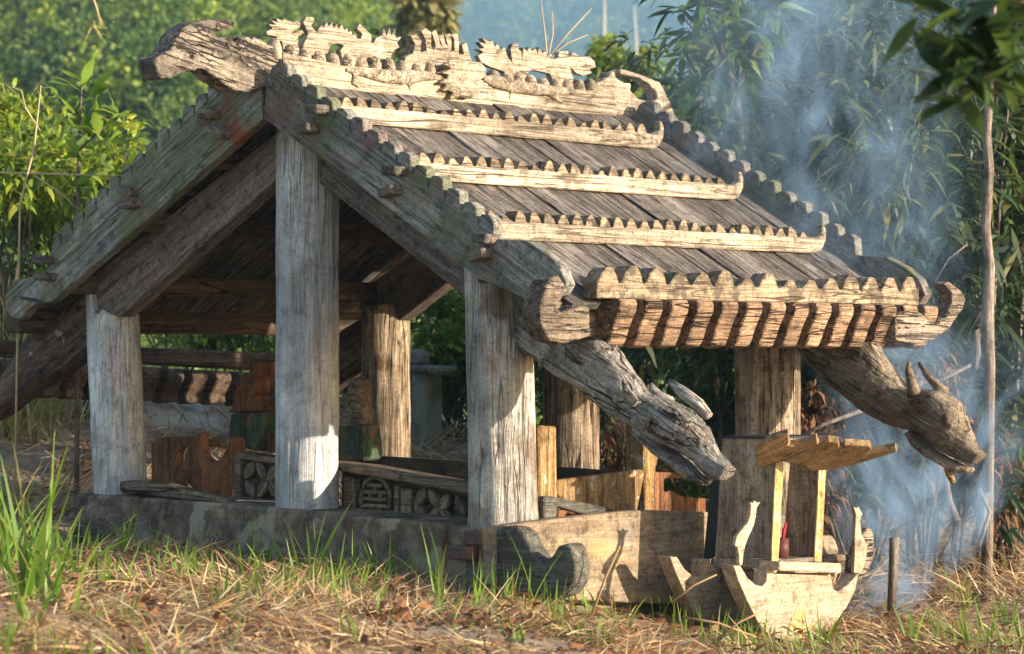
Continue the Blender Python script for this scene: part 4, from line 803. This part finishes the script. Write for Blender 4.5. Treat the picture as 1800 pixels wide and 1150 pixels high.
# ---------------------------------------------------------------- shrubs behind and around the house
GS = 'shrubs behind the tomb house'
for i, (c, rad, n, ll, mt, lb) in enumerate([
    ([(-4.228,1.566,1.871)][0], (.45,.45,.42), 1500, .10, 'shrub', 'bright green leafy shrub at the far left edge'),
    ([(-4.314,2.034,1.753)][0], (.48,.45,.42), 1700, .10, 'shrub', 'green leafy shrub around the tall sapling'),
    ([(-4.270,2.344,1.948)][0], (.30,.30,.35), 900, .11, 'shrub', 'leafy shrub touching the left gable teeth'),
    ([(-4.987,2.232,1.451)][0], (.55,.5,.42), 1700, .09, 'dshrub', 'dark green shrub beside the left gable end'),
    ([(-4.467,1.613,2.279)][0], (.35,.35,.22), 700, .10, 'shrub', 'small sunlit shrub top at the left edge'),
    ([(-5.510,2.299,1.045)][0], (.5,.5,.35), 1200, .09, 'dshrub', 'low dark shrub beneath the left board end'),
    ([(-4.707,3.316,0.971)][0], (.60,.5,.32), 1900, .085, 'shrub', 'green shrub showing above the dark eave'),
    ([(-4.459,3.820,0.856)][0], (.60,.5,.32), 1700, .085, 'shrub', 'green shrub behind the tall middle post'),
    ([(-3.827,4.133,0.739)][0], (.5,.5,.45), 1500, .085, 'dshrub', 'dark shrub behind the small grey statue'),
    ([(-3.149,4.214,0.89)][0], (.42,.45,.42), 1900, .095, 'shrub', 'bright shrub above the grave pillar'),
    ([(-2.958,4.126,0.363)][0], (.40,.45,.42), 1500, .10, 'dshrub', 'dark leafy shrub right of the grave pillar'),
    ([(-1.848,4.059,0.666)][0], (.55,.5,.5), 1900, .09, 'dshrub', 'dark shrub behind the near animal head'),
    ([(-1.475,4.677,0.666)][0], (.65,.5,.55), 2200, .09, 'dshrub', 'dark shrub beneath the toothed eave'),
    ([(-1.701,5.552,1.118)][0], (.9,.5,.8), 2600, .11, 'dshrub', 'tall dark shrub behind the far roof end')]):
    shrub('leafy_shrub', lb, c, rad, n, ll, L_ and mt, GS)
# sapling with large upright leaves
sp = thing('sapling', 'tall young sapling with large upright leaves left of the house', 'sapling', gpt([(-2.062,0.307,1.406)][0]))
stem = [(-2.078,0.302,0.737),(-2.069,0.301,1.406),(-2.064,0.301,1.710),(-2.055,0.305,2.045),(-2.045,0.312,2.258)]
tube('stem', [gpt(stem[0], -.05)] + stem[1:], [.014,.012,.010,.007,.004], M_['bark'], sp, 8)
tw = [(-2.064,0.3,1.817),(-2.003,0.356,1.893),(-1.924,0.427,1.999)]; tube('twig', tw, [.006,.005,.003], M_['bark'], sp, 6)
P = []; Dv = []; 
for c, k in (([(-2.048,0.31,2.136)][0], 9), ([(-2.058,0.303,1.984)][0], 8), ([(-1.924,0.427,1.984)][0], 10), ([(-2.003,0.356,1.893)][0], 8), ([(-2.064,0.301,1.771)][0], 8), ([(-2.069,0.298,1.619)][0], 8), ([(-1.914,0.438,1.862)][0],7)):
    for _ in range(k): P.append(np.array(c) + rng.normal(0,.03,3)); d_ = rdir(1, .1, 1)[0]; Dv.append(d_)
ln = rng.uniform(.11, .20, len(P)); leaf_objs(P, Dv, ln, .36, 'sapling', sp, .12)
# dry cane lines and seed heads
def cane(name, label, pts, r=.004, mat='straw', cat='cane', head=0):
    t = thing(name, label, cat, gpt(pts[0]))
    tube('stalk', pts, [r]*(len(pts)-1)+[r*.5], M_['cane'], t, 6)
    if head:
        e = np.array(pts[-1]); n = head; P = e + rng.normal(0, .02, (n,3)); d_ = rdir(n)*.8 + np.array([0,0,-.5])
        V, Q, T = ribbons(P, d_, rng.uniform(.03,.08,n), .007, .3, 3); part('seed_head', npmesh('seed_head', V, Q, T), L_['ygrass'], t)
    return t
cane('dry_cane', 'straight dry cane stalk left of the sapling', [gpt([(-1.997,-0.171,0.914)][0])]+[(-1.971,-0.155,1.506),(-1.915,-0.107,1.802),(-1.886,-0.0849,2.127)], .006, head=14)
cane('dry_cane', 'horizontal dry cane stalk crossing the left shrubs', [(-2.253,-0.146,1.688),(-2.077,0.0172,1.682),(-1.736,0.333,1.667)], .006)
cane('dry_cane', 'slanting thin dry stalk below the sapling', [(-1.996,-0.0442,1.666),(-1.909,0.0373,1.586),(-1.805,0.135,1.464)], .004)
cane('dry_cane', 'arching stalk with yellow seed head at upper left edge', [(-1.973,-0.0257,1.899),(-2.027,-0.0771,2.018),(-2.042,-0.0919,2.107),(-2.113,-0.159,2.143)], .004, head=22)
cane('hanging_seed_head', 'withered seed head hanging into the top left of the view', [(2.422,-3.180,1.934),(2.438,-3.164,1.869),(2.449,-3.154,1.812)], .003, head=16, cat='seed head')
for pts, lb in (([(-0.0205,1.777,2.286),(-0.0285,1.768,2.405),(-0.0447,1.751,2.599)], 'left bare dry twig sticking up behind the ridge'), ([(-0.0162,1.781,2.286),(0.00211,1.796,2.405),(0.000718,1.794,2.524)], 'middle bare dry twig sticking up behind the ridge'), ([(-0.0118,1.785,2.292),(0.0634,1.853,2.411),(0.152,1.933,2.539)], 'long slanting dry twig behind the ridge'), ([(-0.00739,1.789,2.292),(0.063,1.853,2.360),(0.138,1.922,2.402)], 'short slanting dry twig behind the ridge')):
    b0 = pts[0]; cane('dry_twig', lb, [(b0[0], b0[1], 1.7)]+pts, .004, cat='twig')
p = [(-0.654,1.189,2.399)][0]; t = thing('weed_sprout', 'tiny green sprout behind the ridge dragons', 'sprout', (p[0], p[1], 1.7))
tube('stem', [(p[0], p[1], 1.7), p], .005, L_['dshrub'], t, 6); d_ = rdir(7, -.1, .5); V, Q, T = leaves(np.tile(p, (7,1)), d_, .10, .035); part('leaves', npmesh('leaves', V, Q, T), L_['dshrub'], t)

# yellow-green grass tufts
def tuft(label, base, n, ln, wd, mat, spread=.05, lean=.35, bend=(.1,.5), group='grass tufts', name='grass_tuft', lift=0.0, cat='grass'):
    b0 = gpt(base, lift); t = thing(name, label, cat, b0, group)
    P = np.array(b0) + np.stack([rng.normal(0,spread,n), rng.normal(0,spread,n), np.full(n,-.01)], 1)
    d_ = np.stack([rng.normal(0,lean,n), rng.normal(0,lean,n), np.ones(n)], 1)
    V, Q, T = ribbons(P, d_, rng.uniform(.35, 1.1, n)*ln, wd*rng.uniform(.6,1.25,n), rng.uniform(*bend, n), 6)
    part('blades', npmesh('blades', V, Q, T), L_[mat], t); return t
for px3, lb in (([(-4.229,1.438,1.160)][0], 'leftmost'), ([(-4.261,1.680,1.272)][0], 'rightmost'), ([(-4.004,1.378,0.947)][0], 'lower')):
    tuft('yellow-green fine grass clump left of the gable end, %s of three' % lb, px3, 110, 1.35, .012, 'ygrass', .12, .35, (.2,.7), 'yellow grass clumps')
for px3, lb in (([(-0.487,3.414,0.474)][0], 'arching green grass clump under the eave, left'), ([(-0.354,3.537,0.474)][0], 'arching green grass clump under the eave, right'), ([(-0.809,3.387,0.504)][0], 'arching green grass clump behind the near animal head')):
    tuft(lb, px3, 130, .95, .016, 'grass', .07, .45, (.4,1.0), 'green grass clumps behind', lift=.25)

# ---------------------------------------------------------------- bamboo thicket on the right
def bamboo(label, c, h, n, culms=3, group='bamboo thicket'):
    b0 = gpt(c); t = thing('bamboo_plant', label, 'bamboo', b0, group); P = []; Dv = []
    for k in range(culms):
        bx = np.array(b0) + np.array([rng.normal(0,.18), rng.normal(0,.18), -.05]); lean = rng.normal(0, .22, 2)
        pts = [bx + np.array([lean[0]*f*f*h*.6, lean[1]*f*f*h*.6, h*f]) for f in (0,.25,.5,.75,1)]
        tube('culm', pts, [.017,.016,.014,.010,.004], M_['bark'], t, 8)
        m = n//culms//6
        f = rng.uniform(.12, 1.02, m); base = np.stack([np.interp(f, (0,.25,.5,.75,1), [p[j] for p in pts]) for j in range(3)], 1)
        side = rdir(m, -.2, .6); node = base + side*rng.uniform(.05, .55, (m,1))
        for q in range(6):
            d_ = side*.6 + rdir(m, -.8, .6)*.9 + np.array([0,0,-.2]); P.append(node + rng.normal(0,.02,(m,3))); Dv.append(d_)
    P = np.concatenate(P); Dv = np.concatenate(Dv); k = len(P); ln = rng.uniform(.08,.24,k)
    V, Q, T = leaves(P, Dv, ln, ln*.15+.005, droop=.25); part('leaves', npmesh('leaves', V, Q, T), L_['bamboo'], t)
for i, (c, h) in enumerate([([(-0.379,3.648,0.671)][0], 2.3), ([(-0.491,4.226,0.669)][0], 2.9), ([(0.094,3.949,0.672)][0], 2.7), ([(-0.233,4.737,0.669)][0], 3.1), ([(0.5,4.052,0.672)][0], 2.8), ([(-0.0423,5.186,0.668)][0], 3.1),
                             ([(0.649,4.464,0.672)][0], 2.7), ([(0.406,5.193,0.669)][0], 3.0), ([(1.169,4.400,0.673)][0], 2.8), ([(0.469,5.796,0.668)][0], 3.1), ([(-1.010,5.380,0.665)][0], 3.2), ([(-0.749,5.894,0.664)][0], 3.3), ([(-0.284,6.053,0.665)][0], 3.2), ([(-0.0691,6.388,0.665)][0], 3.2)]):
    bamboo('leafy bamboo clump of the thicket behind the right side of the house', c, h, 2600)
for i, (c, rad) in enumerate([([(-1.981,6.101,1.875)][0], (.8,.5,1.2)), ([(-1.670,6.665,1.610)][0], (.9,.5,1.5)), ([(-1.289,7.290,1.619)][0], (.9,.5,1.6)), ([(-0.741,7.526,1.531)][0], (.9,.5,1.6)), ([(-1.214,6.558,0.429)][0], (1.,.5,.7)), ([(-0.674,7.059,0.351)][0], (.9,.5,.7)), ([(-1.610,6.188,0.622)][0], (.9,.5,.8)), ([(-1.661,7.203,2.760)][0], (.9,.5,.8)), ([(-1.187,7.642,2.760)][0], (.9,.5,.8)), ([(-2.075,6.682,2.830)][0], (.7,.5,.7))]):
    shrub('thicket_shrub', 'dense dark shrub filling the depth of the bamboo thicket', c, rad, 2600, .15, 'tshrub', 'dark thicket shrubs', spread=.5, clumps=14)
# broad-leaved tree, top
def leafy_branch(name, label, cat, stems, nodes, per, ll, lw, mat, droop=.35, r=.012, bark='darkbark', zlo=-.7, zhi=.5, base=None):
    t = thing(name, label, cat, base or stems[0][0])
    for s in stems: tube('branch', s, list(np.linspace(r, r*.35, len(s))), M_[bark], t, 8)
    P = []; Dv = []
    for c in nodes:
        for _ in range(per): P.append(np.array(c)+rng.normal(0,.015,3)); Dv.append(rdir(1, zlo, zhi)[0])
    n = len(P); ln = ll*rng.uniform(.65,1.15,n); leaf_objs(P, Dv, ln, lw, mat, t, droop); return t
leafy_branch('broadleaf_tree', 'broad-leaved tree with long drooping leaves above the right roof end', 'tree',
    [[gpt([(0.222,3.248,0.8)][0])]+[(0.181,3.198,1.750),(0.138,3.152,2.225),(0.0475,3.063,2.574),(0.00319,3.018,2.890)], [(0.138,3.152,2.225),(0.0228,3.043,2.352),(-0.0697,2.957,2.415)], [(0.172,3.185,2.004),(0.0439,3.067,2.035),(-0.037,2.991,2.099)], [(0.138,3.152,2.225),(0.233,3.236,2.447),(0.327,3.321,2.637)]],
    [(0.0133,3.030,2.669),(-0.0342,2.988,2.510),(-0.0698,2.957,2.400),(0.0471,3.063,2.510),(0.117,3.127,2.605),(0.163,3.172,2.415),(0.0691,3.086,2.320),(-0.0129,3.012,2.225),(-0.037,2.991,2.099),(0.0439,3.067,2.035),(0.0913,3.109,2.162),(0.164,3.170,2.669),(0.256,3.257,2.510),(0.304,3.299,2.637),(0.208,3.216,2.257),(0.0256,3.040,2.764),(-0.0914,2.933,2.637),(0.136,3.154,1.877),(0.0427,3.068,1.845),(-0.0264,3.003,1.940)], 11, .21, .28, 'mango', r=.03)
# foreground branch, out of focus
leafy_branch('foreground_branch', 'dark out-of-focus leafy branch hanging into the top right corner', 'branch',
    [[(5.869,-2.709,1.550),(5.762,-2.807,1.506),(5.676,-2.887,1.492),(5.612,-2.946,1.477)], [(5.827,-2.749,1.623),(5.741,-2.828,1.637),(5.656,-2.907,1.623)]],
    [(5.617,-2.941,1.455),(5.644,-2.916,1.448),(5.687,-2.876,1.433),(5.656,-2.907,1.616),(5.698,-2.867,1.579),(5.731,-2.838,1.630),(5.751,-2.818,1.550),(5.719,-2.847,1.448),(5.762,-2.807,1.477),(5.623,-2.937,1.550),(5.676,-2.887,1.535),(5.591,-2.967,1.601),(5.643,-2.916,1.375)], 8, .19, .24, 'fg', r=.008, zlo=-.75, zhi=.75, droop=.12)
pole = thing('bare_trunk', 'tall thin bare trunk standing before the bamboo at right', 'tree trunk', gpt([(1.609,3.446,0.497)][0]))
pp = [(1.593,3.436,0.197),(1.614,3.449,0.677),(1.607,3.439,0.917),(1.620,3.447,1.187),(1.601,3.427,1.397),(1.617,3.437,1.697),(1.609,3.428,1.877)] + [(1.628,3.442,2.147),(1.637,3.446,2.477),(1.655,3.458,2.777)]
tube('trunk', [gpt(pp[0],-.1)]+pp[1:], [.034,.030,.031,.027,.029,.026,.024,.024,.021,.020], M_['bark'], pole, 12, .012)
for pts, r_, lb in (([(1.623,2.907,1.087),(1.684,2.961,1.218),(1.753,3.024,1.291)], .005, 'thin bent twig above the curled eave end'), ([(1.788,3.073,0.0366),(1.830,3.113,-0.0801),(1.786,3.075,-0.255)], .012, 'pale stick leaning beneath the far animal head'), ([(1.885,2.617,0.141),(1.901,2.633,-0.000253),(1.929,2.661,-0.0994)], .018, 'short pale stake under the animal snout'),
                    ([(1.709,3.273,0.0119),(1.693,3.260,-0.121),(1.657,3.229,-0.269)], .02, 'leaning cut stake right of the smoke'), ([(0.863,2.759,0.287),(0.974,2.860,0.362),(1.128,3.002,0.437)], .012, 'slanting dry stick behind the altar roof'), ([(1.191,3.331,0.524),(1.325,3.455,0.6),(1.437,3.557,0.676)], .01, 'slanting dry stick beside the bare trunk'), ([(1.505,3.481,0.858),(1.511,3.488,0.737),(1.497,3.477,0.646)], .02, 'dry split stick hanging by the bare trunk'), ([(2.104,1.869,-0.137),(2.099,1.866,-0.285),(2.092,1.862,-0.487)], .022, 'short wooden stake right of the altar')):
    setmeta(tube('dry_stick', pts, r_, M_['bark'], None, 8, .004), lb, 'stick')
for i, (c, rad, n, lb) in enumerate([([(0.653,3.245,0.302)][0], (.22,.25,.30), 420, 'left'), ([(0.8,3.516,0.425)][0], (.2,.25,.3), 380, 'middle'), ([(1.110,3.666,0.489)][0], (.18,.25,.35), 360, 'right'), ([(0.733,3.188,-0.0647)][0], (.2,.2,.2), 320, 'lowest'), ([(1.193,4.156,0.167)][0], (.3,.25,.35), 420, 'far right'), ([(-0.405,2.812,0.227)][0], (.3,.25,.2), 420, 'near the pale posts')]):
    shrub('withered_plant', 'withered brown plant with hanging dead leaves, %s one behind the altar' % lb if i != 5 else 'withered brown plant with dead leaves near the pale rear posts', c, rad, n, .11, 'dead', 'withered plants', 'plant', lw=.2, droop=.8)

# ---------------------------------------------------------------- ground cover
def scatter_ground(n, dr, lr):
    D = rng.uniform(*dr, n); L = rng.uniform(*lr, n)*D
    x = CAM.x + FW.x*D + RT.x*L; y = CAM.y + FW.y*D + RT.y*L
    keep = ~((x > -1.5) & (x < 1.62) & (y > -.22) & (y < 2.2)); return x[keep], y[keep]
def straw(name, label, n, dr, lr, ln, wd, hz, mat, zl=.25, th=(-.55,.3), fq=1.3):
    x, y = scatter_ground(n, dr, lr); n = len(x)
    msk = np.array([noise.noise(Vector((a*fq, b*fq, 3.7))) for a, b in zip(x, y)]) > rng.uniform(th[0], th[1], n) if zl < .9 else np.array([noise.noise(Vector((a*2.6, b*2.6, 5.2))) for a, b in zip(x, y)]) > rng.uniform(.05, .5, n)
    x = x[msk]; y = y[msk]; n = len(x)
    ang = np.array([noise.noise(Vector((a*.9, b*.9, 9.1))) for a, b in zip(x, y)])*6 + rng.normal(0, .7, n)
    P = np.stack([x, y, ground_z(x, y) + rng.uniform(0, hz, n)**1.0], 1); zz_ = rng.uniform(-.12, zl, n) if zl < .9 else np.full(n, 2.2); d_ = np.stack([np.cos(ang)*rng.uniform(.3,1,n), np.sin(ang)*rng.uniform(.3,1,n), zz_], 1)
    V, Q, T = ribbons(P, d_, rng.uniform(.3,1.1,n)*ln, wd*rng.uniform(.6,1.4,n), rng.uniform(-.1,.35,n), 3)
    V[:, 2] = np.maximum(V[:, 2], ground_z(V[:, 0], V[:, 1]) + .002)
    return setmeta(part(name, npmesh(name, V, Q), L_[mat]), label, 'straw', kind='stuff')
straw('dry_straw', 'dry cut straw littering the foreground', 60000, (7.6, 13.8), (-.215, .215), .20, .007, .06, 'straw', .45, (-.25,.42), 1.6)
straw('dry_chaff', 'short broken chaff between the straw', 70000, (7.6, 13.8), (-.215, .215), .075, .006, .025, 'straw', .3, (-.6,.3), 3.1)
straw('bank_straw', 'dry brown grass covering the bank behind', 22000, (13.4, 18.0), (-.215, .215), .30, .009, .14, 'straw', .6)
straw('short_grass', 'short green grass sprouting through the straw', 8500, (7.8, 13.6), (-.215, .215), .15, .009, .0, 'grass', .95)
straw('tall_grass_blades', 'loose green grass blades along the plinth', 2700, (10.2, 12.9), (-.215, .02), .24, .013, .0, 'grass', .97)
straw('side_grass_blades', 'loose green grass blades before the altar', 1300, (10.0, 12.2), (.02, .215), .20, .013, .0, 'grass', .97)
x, y = scatter_ground(5200, (7.8, 17), (-.215, .215)); n = len(x)
V, Q, T = leaves(np.stack([x, y, ground_z(x, y)+rng.uniform(.01,.06,n)], 1), rdir(n, -.1, .4), rng.uniform(.03,.09,n), rng.uniform(.012,.03,n), droop=.2)
x2, y2 = scatter_ground(420, (7.8, 13.5), (-.215, .215)); n2 = len(x2)
V2, Q2, T2 = leaves(np.stack([x2, y2, ground_z(x2, y2)+rng.uniform(.02,.09,n2)], 1), rdir(n2, -.1, .6), rng.uniform(.06,.14,n2), rng.uniform(.012,.035,n2), droop=.3, fold=.35)
setmeta(part('broken_leaf_litter', npmesh('broken_leaf_litter', V2, Q2, T2), L_['redleaf']), 'broad red-brown dead leaves lying in the straw', 'leaf litter', kind='stuff')
setmeta(part('leaf_litter', npmesh('leaf_litter', V, Q, T), L_['dead']), 'brown dead leaves scattered over the ground', 'leaf litter', kind='stuff')
x, y = scatter_ground(1500, (7.8, 14), (-.215, .215)); n = len(x)
V = []; Q = []; T = []
cl_ = [loft_arrays([((0,0,-.6),(.5,0,0),(0,.5,0)),((0,0,-.2),(.95,0,0),(0,.9,0)),((0,0,.25),(.85,.1,0),(0,.85,0)),((0,0,.6),(.4,0,0),(0,.4,0))], 7) for _ in range(1)][0]
lst = []
for a, b in zip(x, y):
    s = random.uniform(.006,.028); v = cl_[0]*s*np.array([random.uniform(.7,1.4), random.uniform(.7,1.4), .7]) + np.array([a, b, float(ground_z(a, b))]); lst.append((v, cl_[1], cl_[2]))
V, Q, T = join_arrays(lst); setmeta(part('soil_clods', npmesh('soil_clods', V, Q, T, True), M_['soil']), 'small soil clods and pebbles among the straw', 'soil', kind='stuff')

TUFTS = [
  ([(1.698,-2.827,-0.157)][0], 26, 0.62, 0.022, 'tall green grass tuft at the left edge of the plinth'),
  ([(0.712,-2.214,-0.124)][0], 16, 0.5, 0.02, 'grass tuft hugging the lower left picture edge'),
  ([(1.254,-2.380,-0.15)][0], 14, 0.4, 0.02, 'leaning grass tuft beside the tallest left tuft'),
  ([(2.278,-3.340,-0.18)][0], 9, 0.25, 0.016, 'short tuft on the bare sand at lower left'),
  ([(-0.41,-0.73,-0.23)][0], 5, 0.36, 0.018, 'few upright blades before the left post'),
  ([(-0.0545,-0.865,-0.243)][0], 9, 0.26, 0.014, 'short tuft before the rotten log'),
  ([(0.937,-1.445,-0.25)][0], 10, 0.24, 0.014, 'fan of short blades under the plinth'),
  ([(1.732,-2.154,-0.232)][0], 7, 0.2, 0.012, 'stubble tuft with yellow stems'),
  ([(0.288,-0.493,-0.272)][0], 7, 0.33, 0.018, 'stiff blades before the petal panel'),
  ([(0.253,-0.538,-0.271)][0], 8, 0.25, 0.015, 'thin tuft below the middle of the plinth'),
  ([(0.803,-0.67,-0.258)][0], 6, 0.42, 0.018, 'tall upright blade before the middle post'),
  ([(1.571,-1.349,-0.264)][0], 8, 0.26, 0.014, 'yellowing tuft before the middle post'),
  ([(1.108,-0.783,-0.282)][0], 9, 0.2, 0.014, 'low tuft right of the tall blade'),
  ([(1.061,-0.431,-0.283)][0], 12, 0.2, 0.016, 'broad low tuft before the medallion'),
  ([(1.580,-1.041,-0.284)][0], 9, 0.18, 0.014, 'low tuft with yellow tips before the medallion'),
  ([(1.997,-1.104,-0.321)][0], 6, 0.44, 0.022, 'long bent green blade tuft before the brick corner'),
  ([(1.187,-0.382,-0.303)][0], 9, 0.18, 0.013, 'small tuft near the plinth corner'),
  ([(1.412,-0.187,-0.327)][0], 8, 0.2, 0.014, 'short tuft before the horn board'),
  ([(2.003,-0.594,-0.334)][0], 4, 0.42, 0.014, 'single leaning blade before the horn board'),
  ([(1.422,0.246,-0.354)][0], 7, 0.18, 0.012, 'sparse tuft right of the horn board'),
  ([(0.877,1.705,-0.511)][0], 7, 0.24, 0.016, 'slim tuft before the back crescent'),
  ([(1.460,1.250,-0.498)][0], 8, 0.2, 0.016, 'small tuft left of the crescent stand'),
  ([(2.468,0.821,-0.576)][0], 5, 0.38, 0.026, 'broad arching blades before the crescent stand'),
  ([(2.793,1.040,-0.57)][0], 5, 0.28, 0.024, 'pair of broad arching blades at lower right'),
  ([(2.476,1.020,-0.566)][0], 6, 0.14, 0.012, 'small tuft at lower right of the stand'),
  ([(1.920,2.713,-0.571)][0], 9, 0.3, 0.02, 'broad-bladed tuft at the right picture edge'),
  ([(2.563,2.122,-0.568)][0], 9, 0.3, 0.022, 'broad-bladed tuft in the lower right corner'),
  ([(0.68,4.071,-0.488)][0], 6, 0.3, 0.012, 'thin tuft beside the smoke'),
  ([(1.059,4.422,-0.488)][0], 9, 0.3, 0.02, 'tuft under the bamboo at right'),
  ([(2.301,-2.418,-0.268)][0], 8, 0.2, 0.012, 'low green tuft near the lower picture edge, left'),
  ([(2.762,-1.499,-0.326)][0], 9, 0.2, 0.013, 'low green tuft near the lower picture edge, middle'),
  ([(2.703,-2.249,-0.291)][0], 9, 0.18, 0.012, 'low green tuft beneath the medallion'),
  ([(2.323,-0.378,-0.421)][0], 8, 0.22, 0.013, 'low green tuft beneath the side board')]
for p_, n, l_, w_, lb in TUFTS:
    tuft(lb, p_, int(n*1.25), l_*1.05, w_, 'grass', .022+.03*(n > 12), .24, (.05,.45), 'green grass tufts in the straw')
for p_, lb in (([(2.294,-1.620,-0.286)][0], 'curled red-brown dead leaf clump in the straw, left'), ([(2.440,-0.515,-0.425)][0], 'curled red-brown dead leaf clump in the straw, right'), ([(2.551,-1.177,-0.323)][0], 'curled red-brown dead leaf clump in the straw, middle'), ([(1.895,-2.521,-0.227)][0], 'curled red-brown dead leaf clump on the sand')):
    n = 14; t = thing('dead_leaf_clump', lb, 'dead leaves', tuple(p_), 'red dead leaf clumps')
    V, Q, T = leaves(np.array(p_) + rng.normal(0,.05,(n,3))*np.array([1,1,.4]) + np.array([0,0,.04]), rdir(n, -.2, .9), rng.uniform(.06,.13,n), rng.uniform(.02,.04,n), droop=.5, fold=.5); part('leaves', npmesh('leaves', V, Q, T), L_['redleaf'], t)
for i, (q, lb) in enumerate([(([(1.344,-0.878,-0.238),(1.709,-0.537,-0.428)]), 'long dry stalk lying before the medallion'), (([(2.107,-0.307,-0.348),(2.195,-0.229,-0.0651)]), 'dry stalk leaning before the side board'), (([(2.412,-0.161,-0.291),(2.550,-0.0346,-0.175)]), 'dry stalk leaning towards the crescent stand'), (([(2.573,-0.284,-0.33),(2.791,-0.0808,-0.411)]), 'bent dry twig before the crescent stand'), (([(2.673,-0.19,-0.422),(2.809,-0.066,-0.307)]), 'forked dry twig at the foot of the stand'), (([(0.986,-1.888,-0.468),(1.030,-1.852,-0.15)]), 'upright dry stalk at lower left')]):
    setmeta(tube('dry_stalk', [q[0], tuple((np.array(q[0])+np.array(q[1]))/2+np.array([0,0,.015])), q[1]], [.006,.005,.003], M_['straw_stalk'], None, 6), lb, 'stalk')

# ---------------------------------------------------------------- smoke of the fire behind the altar
def smoke():
    b0 = [(1.912,1.969,-0.478)][0]
    bm = bmesh.new(); box_bm(bm, -1.35, 1.25, -.7, 1.9, -.02, 3.5)
    bmesh.ops.recalc_face_normals(bm, faces=bm.faces[:]); me = bm_mesh('smoke', bm)
    m = bpy.data.materials.new('smoke'); m.use_nodes = True; t = m.node_tree; t.nodes.remove(t.nodes['Principled BSDF'])
    tc = N(t, 'ShaderNodeTexCoord'); sx = N(t, 'ShaderNodeSeparateXYZ'); t.links.new(tc.outputs['Object'], sx.inputs[0])
    zf = math_n(t, 'DIVIDE', sx.outputs[2], 3.5)
    def curve(stops):
        lo, hi = min(v for _, v in stops), max(v for _, v in stops)
        c = ramp(t, zf, [(p_, (v-lo)/(hi-lo)) for p_, v in stops]); return math_n(t, 'ADD', math_n(t, 'MULTIPLY', c, hi-lo), lo)
    cu = curve([(0,0),(.14,.18),(.26,.30),(.48,.05),(.70,-.25),(.88,-.15)])
    cv = curve([(0,0),(.14,.1),(.26,.25),(.48,.7),(.70,.95),(.88,1.0)])
    rd = curve([(0,.20),(.14,.46),(.26,.55),(.48,.70),(.70,1.0),(.88,1.05)])
    nz = N(t, 'ShaderNodeTexNoise'); nz.inputs['Scale'].default_value = 1.3; nz.inputs['Detail'].default_value = 3; t.links.new(tc.outputs['Object'], nz.inputs['Vector'])
    off = N(t, 'ShaderNodeVectorMath', operation='SUBTRACT'); t.links.new(nz.outputs['Color'], off.inputs[0]); off.inputs[1].default_value = (.5,.5,.5)
    so = N(t, 'ShaderNodeSeparateXYZ'); t.links.new(off.outputs[0], so.inputs[0])
    du = math_n(t, 'ADD', math_n(t, 'SUBTRACT', sx.outputs[0], cu), math_n(t, 'MULTIPLY', so.outputs[0], .9)); dv = math_n(t, 'ADD', math_n(t, 'SUBTRACT', sx.outputs[1], cv), math_n(t, 'MULTIPLY', so.outputs[1], .6))
    dist = math_n(t, 'SQRT', math_n(t, 'ADD', math_n(t, 'MULTIPLY', du, du), math_n(t, 'MULTIPLY', dv, dv)))
    q = math_n(t, 'DIVIDE', dist, rd); mask = ramp(t, q, [(.0,1.0),(.45,.5),(1.0,0.0)])
    mp = N(t, 'ShaderNodeMapping'); mp.inputs['Scale'].default_value = (1,1,.6); t.links.new(tc.outputs['Object'], mp.inputs['Vector'])
    wisp = ramp(t, tnoise(t, mp.outputs[0], 2.9, 6, .6, 1.6), [(.45,.0),(.55,.22),(.68,1.0)])
    fall = curve([(0,3.2),(.10,2.8),(.26,1.4),(.45,.22),(.8,.18),(.95,.14),(1.0,0.0)])
    den = math_n(t, 'MULTIPLY', math_n(t, 'MULTIPLY', math_n(t, 'MULTIPLY', mask, wisp), fall), SMOKE)
    pv = N(t, 'ShaderNodeVolumePrincipled'); pv.inputs['Color'].default_value = (.42,.67,1.0,1); pv.inputs['Anisotropy'].default_value = .1; t.links.new(den, pv.inputs['Density'])
    t.links.new(pv.outputs[0], t.nodes['Material Output'].inputs['Volume'])
    M = Matrix((RT, FW, Vector((0,0,1)))).transposed().to_4x4(); M.translation = Vector((b0[0], b0[1], float(ground_z(b0[0], b0[1]))+.03))
    return setmeta(part('smoke', me, m, None, M), 'blue-white smoke drifting up behind the altar', 'smoke', kind='stuff')
SMOKE = 11.0
smoke()
# ---------------------------------------------------------------- haze: the air of the valley
def haze():
    bm = bmesh.new(); box_bm(bm, -1900, 1900, -60, 2250, -14, 318); bmesh.ops.recalc_face_normals(bm, faces=bm.faces[:])
    m = bpy.data.materials.new('haze'); m.use_nodes = True; t = m.node_tree; t.nodes.remove(t.nodes['Principled BSDF'])
    pv = N(t, 'ShaderNodeVolumePrincipled'); pv.inputs['Color'].default_value = (.40,.68,1.0,1); pv.inputs['Density'].default_value = HAZE
    t.links.new(pv.outputs[0], t.nodes['Material Output'].inputs['Volume'])
    M = Matrix((RT, FW, Vector((0,0,1)))).transposed().to_4x4(); M.translation = Vector((CAM.x, CAM.y, 0))
    return setmeta(part('haze', bm_mesh('haze', bm), m, None, M), kind='stuff')
HAZE = 0.00040
haze()
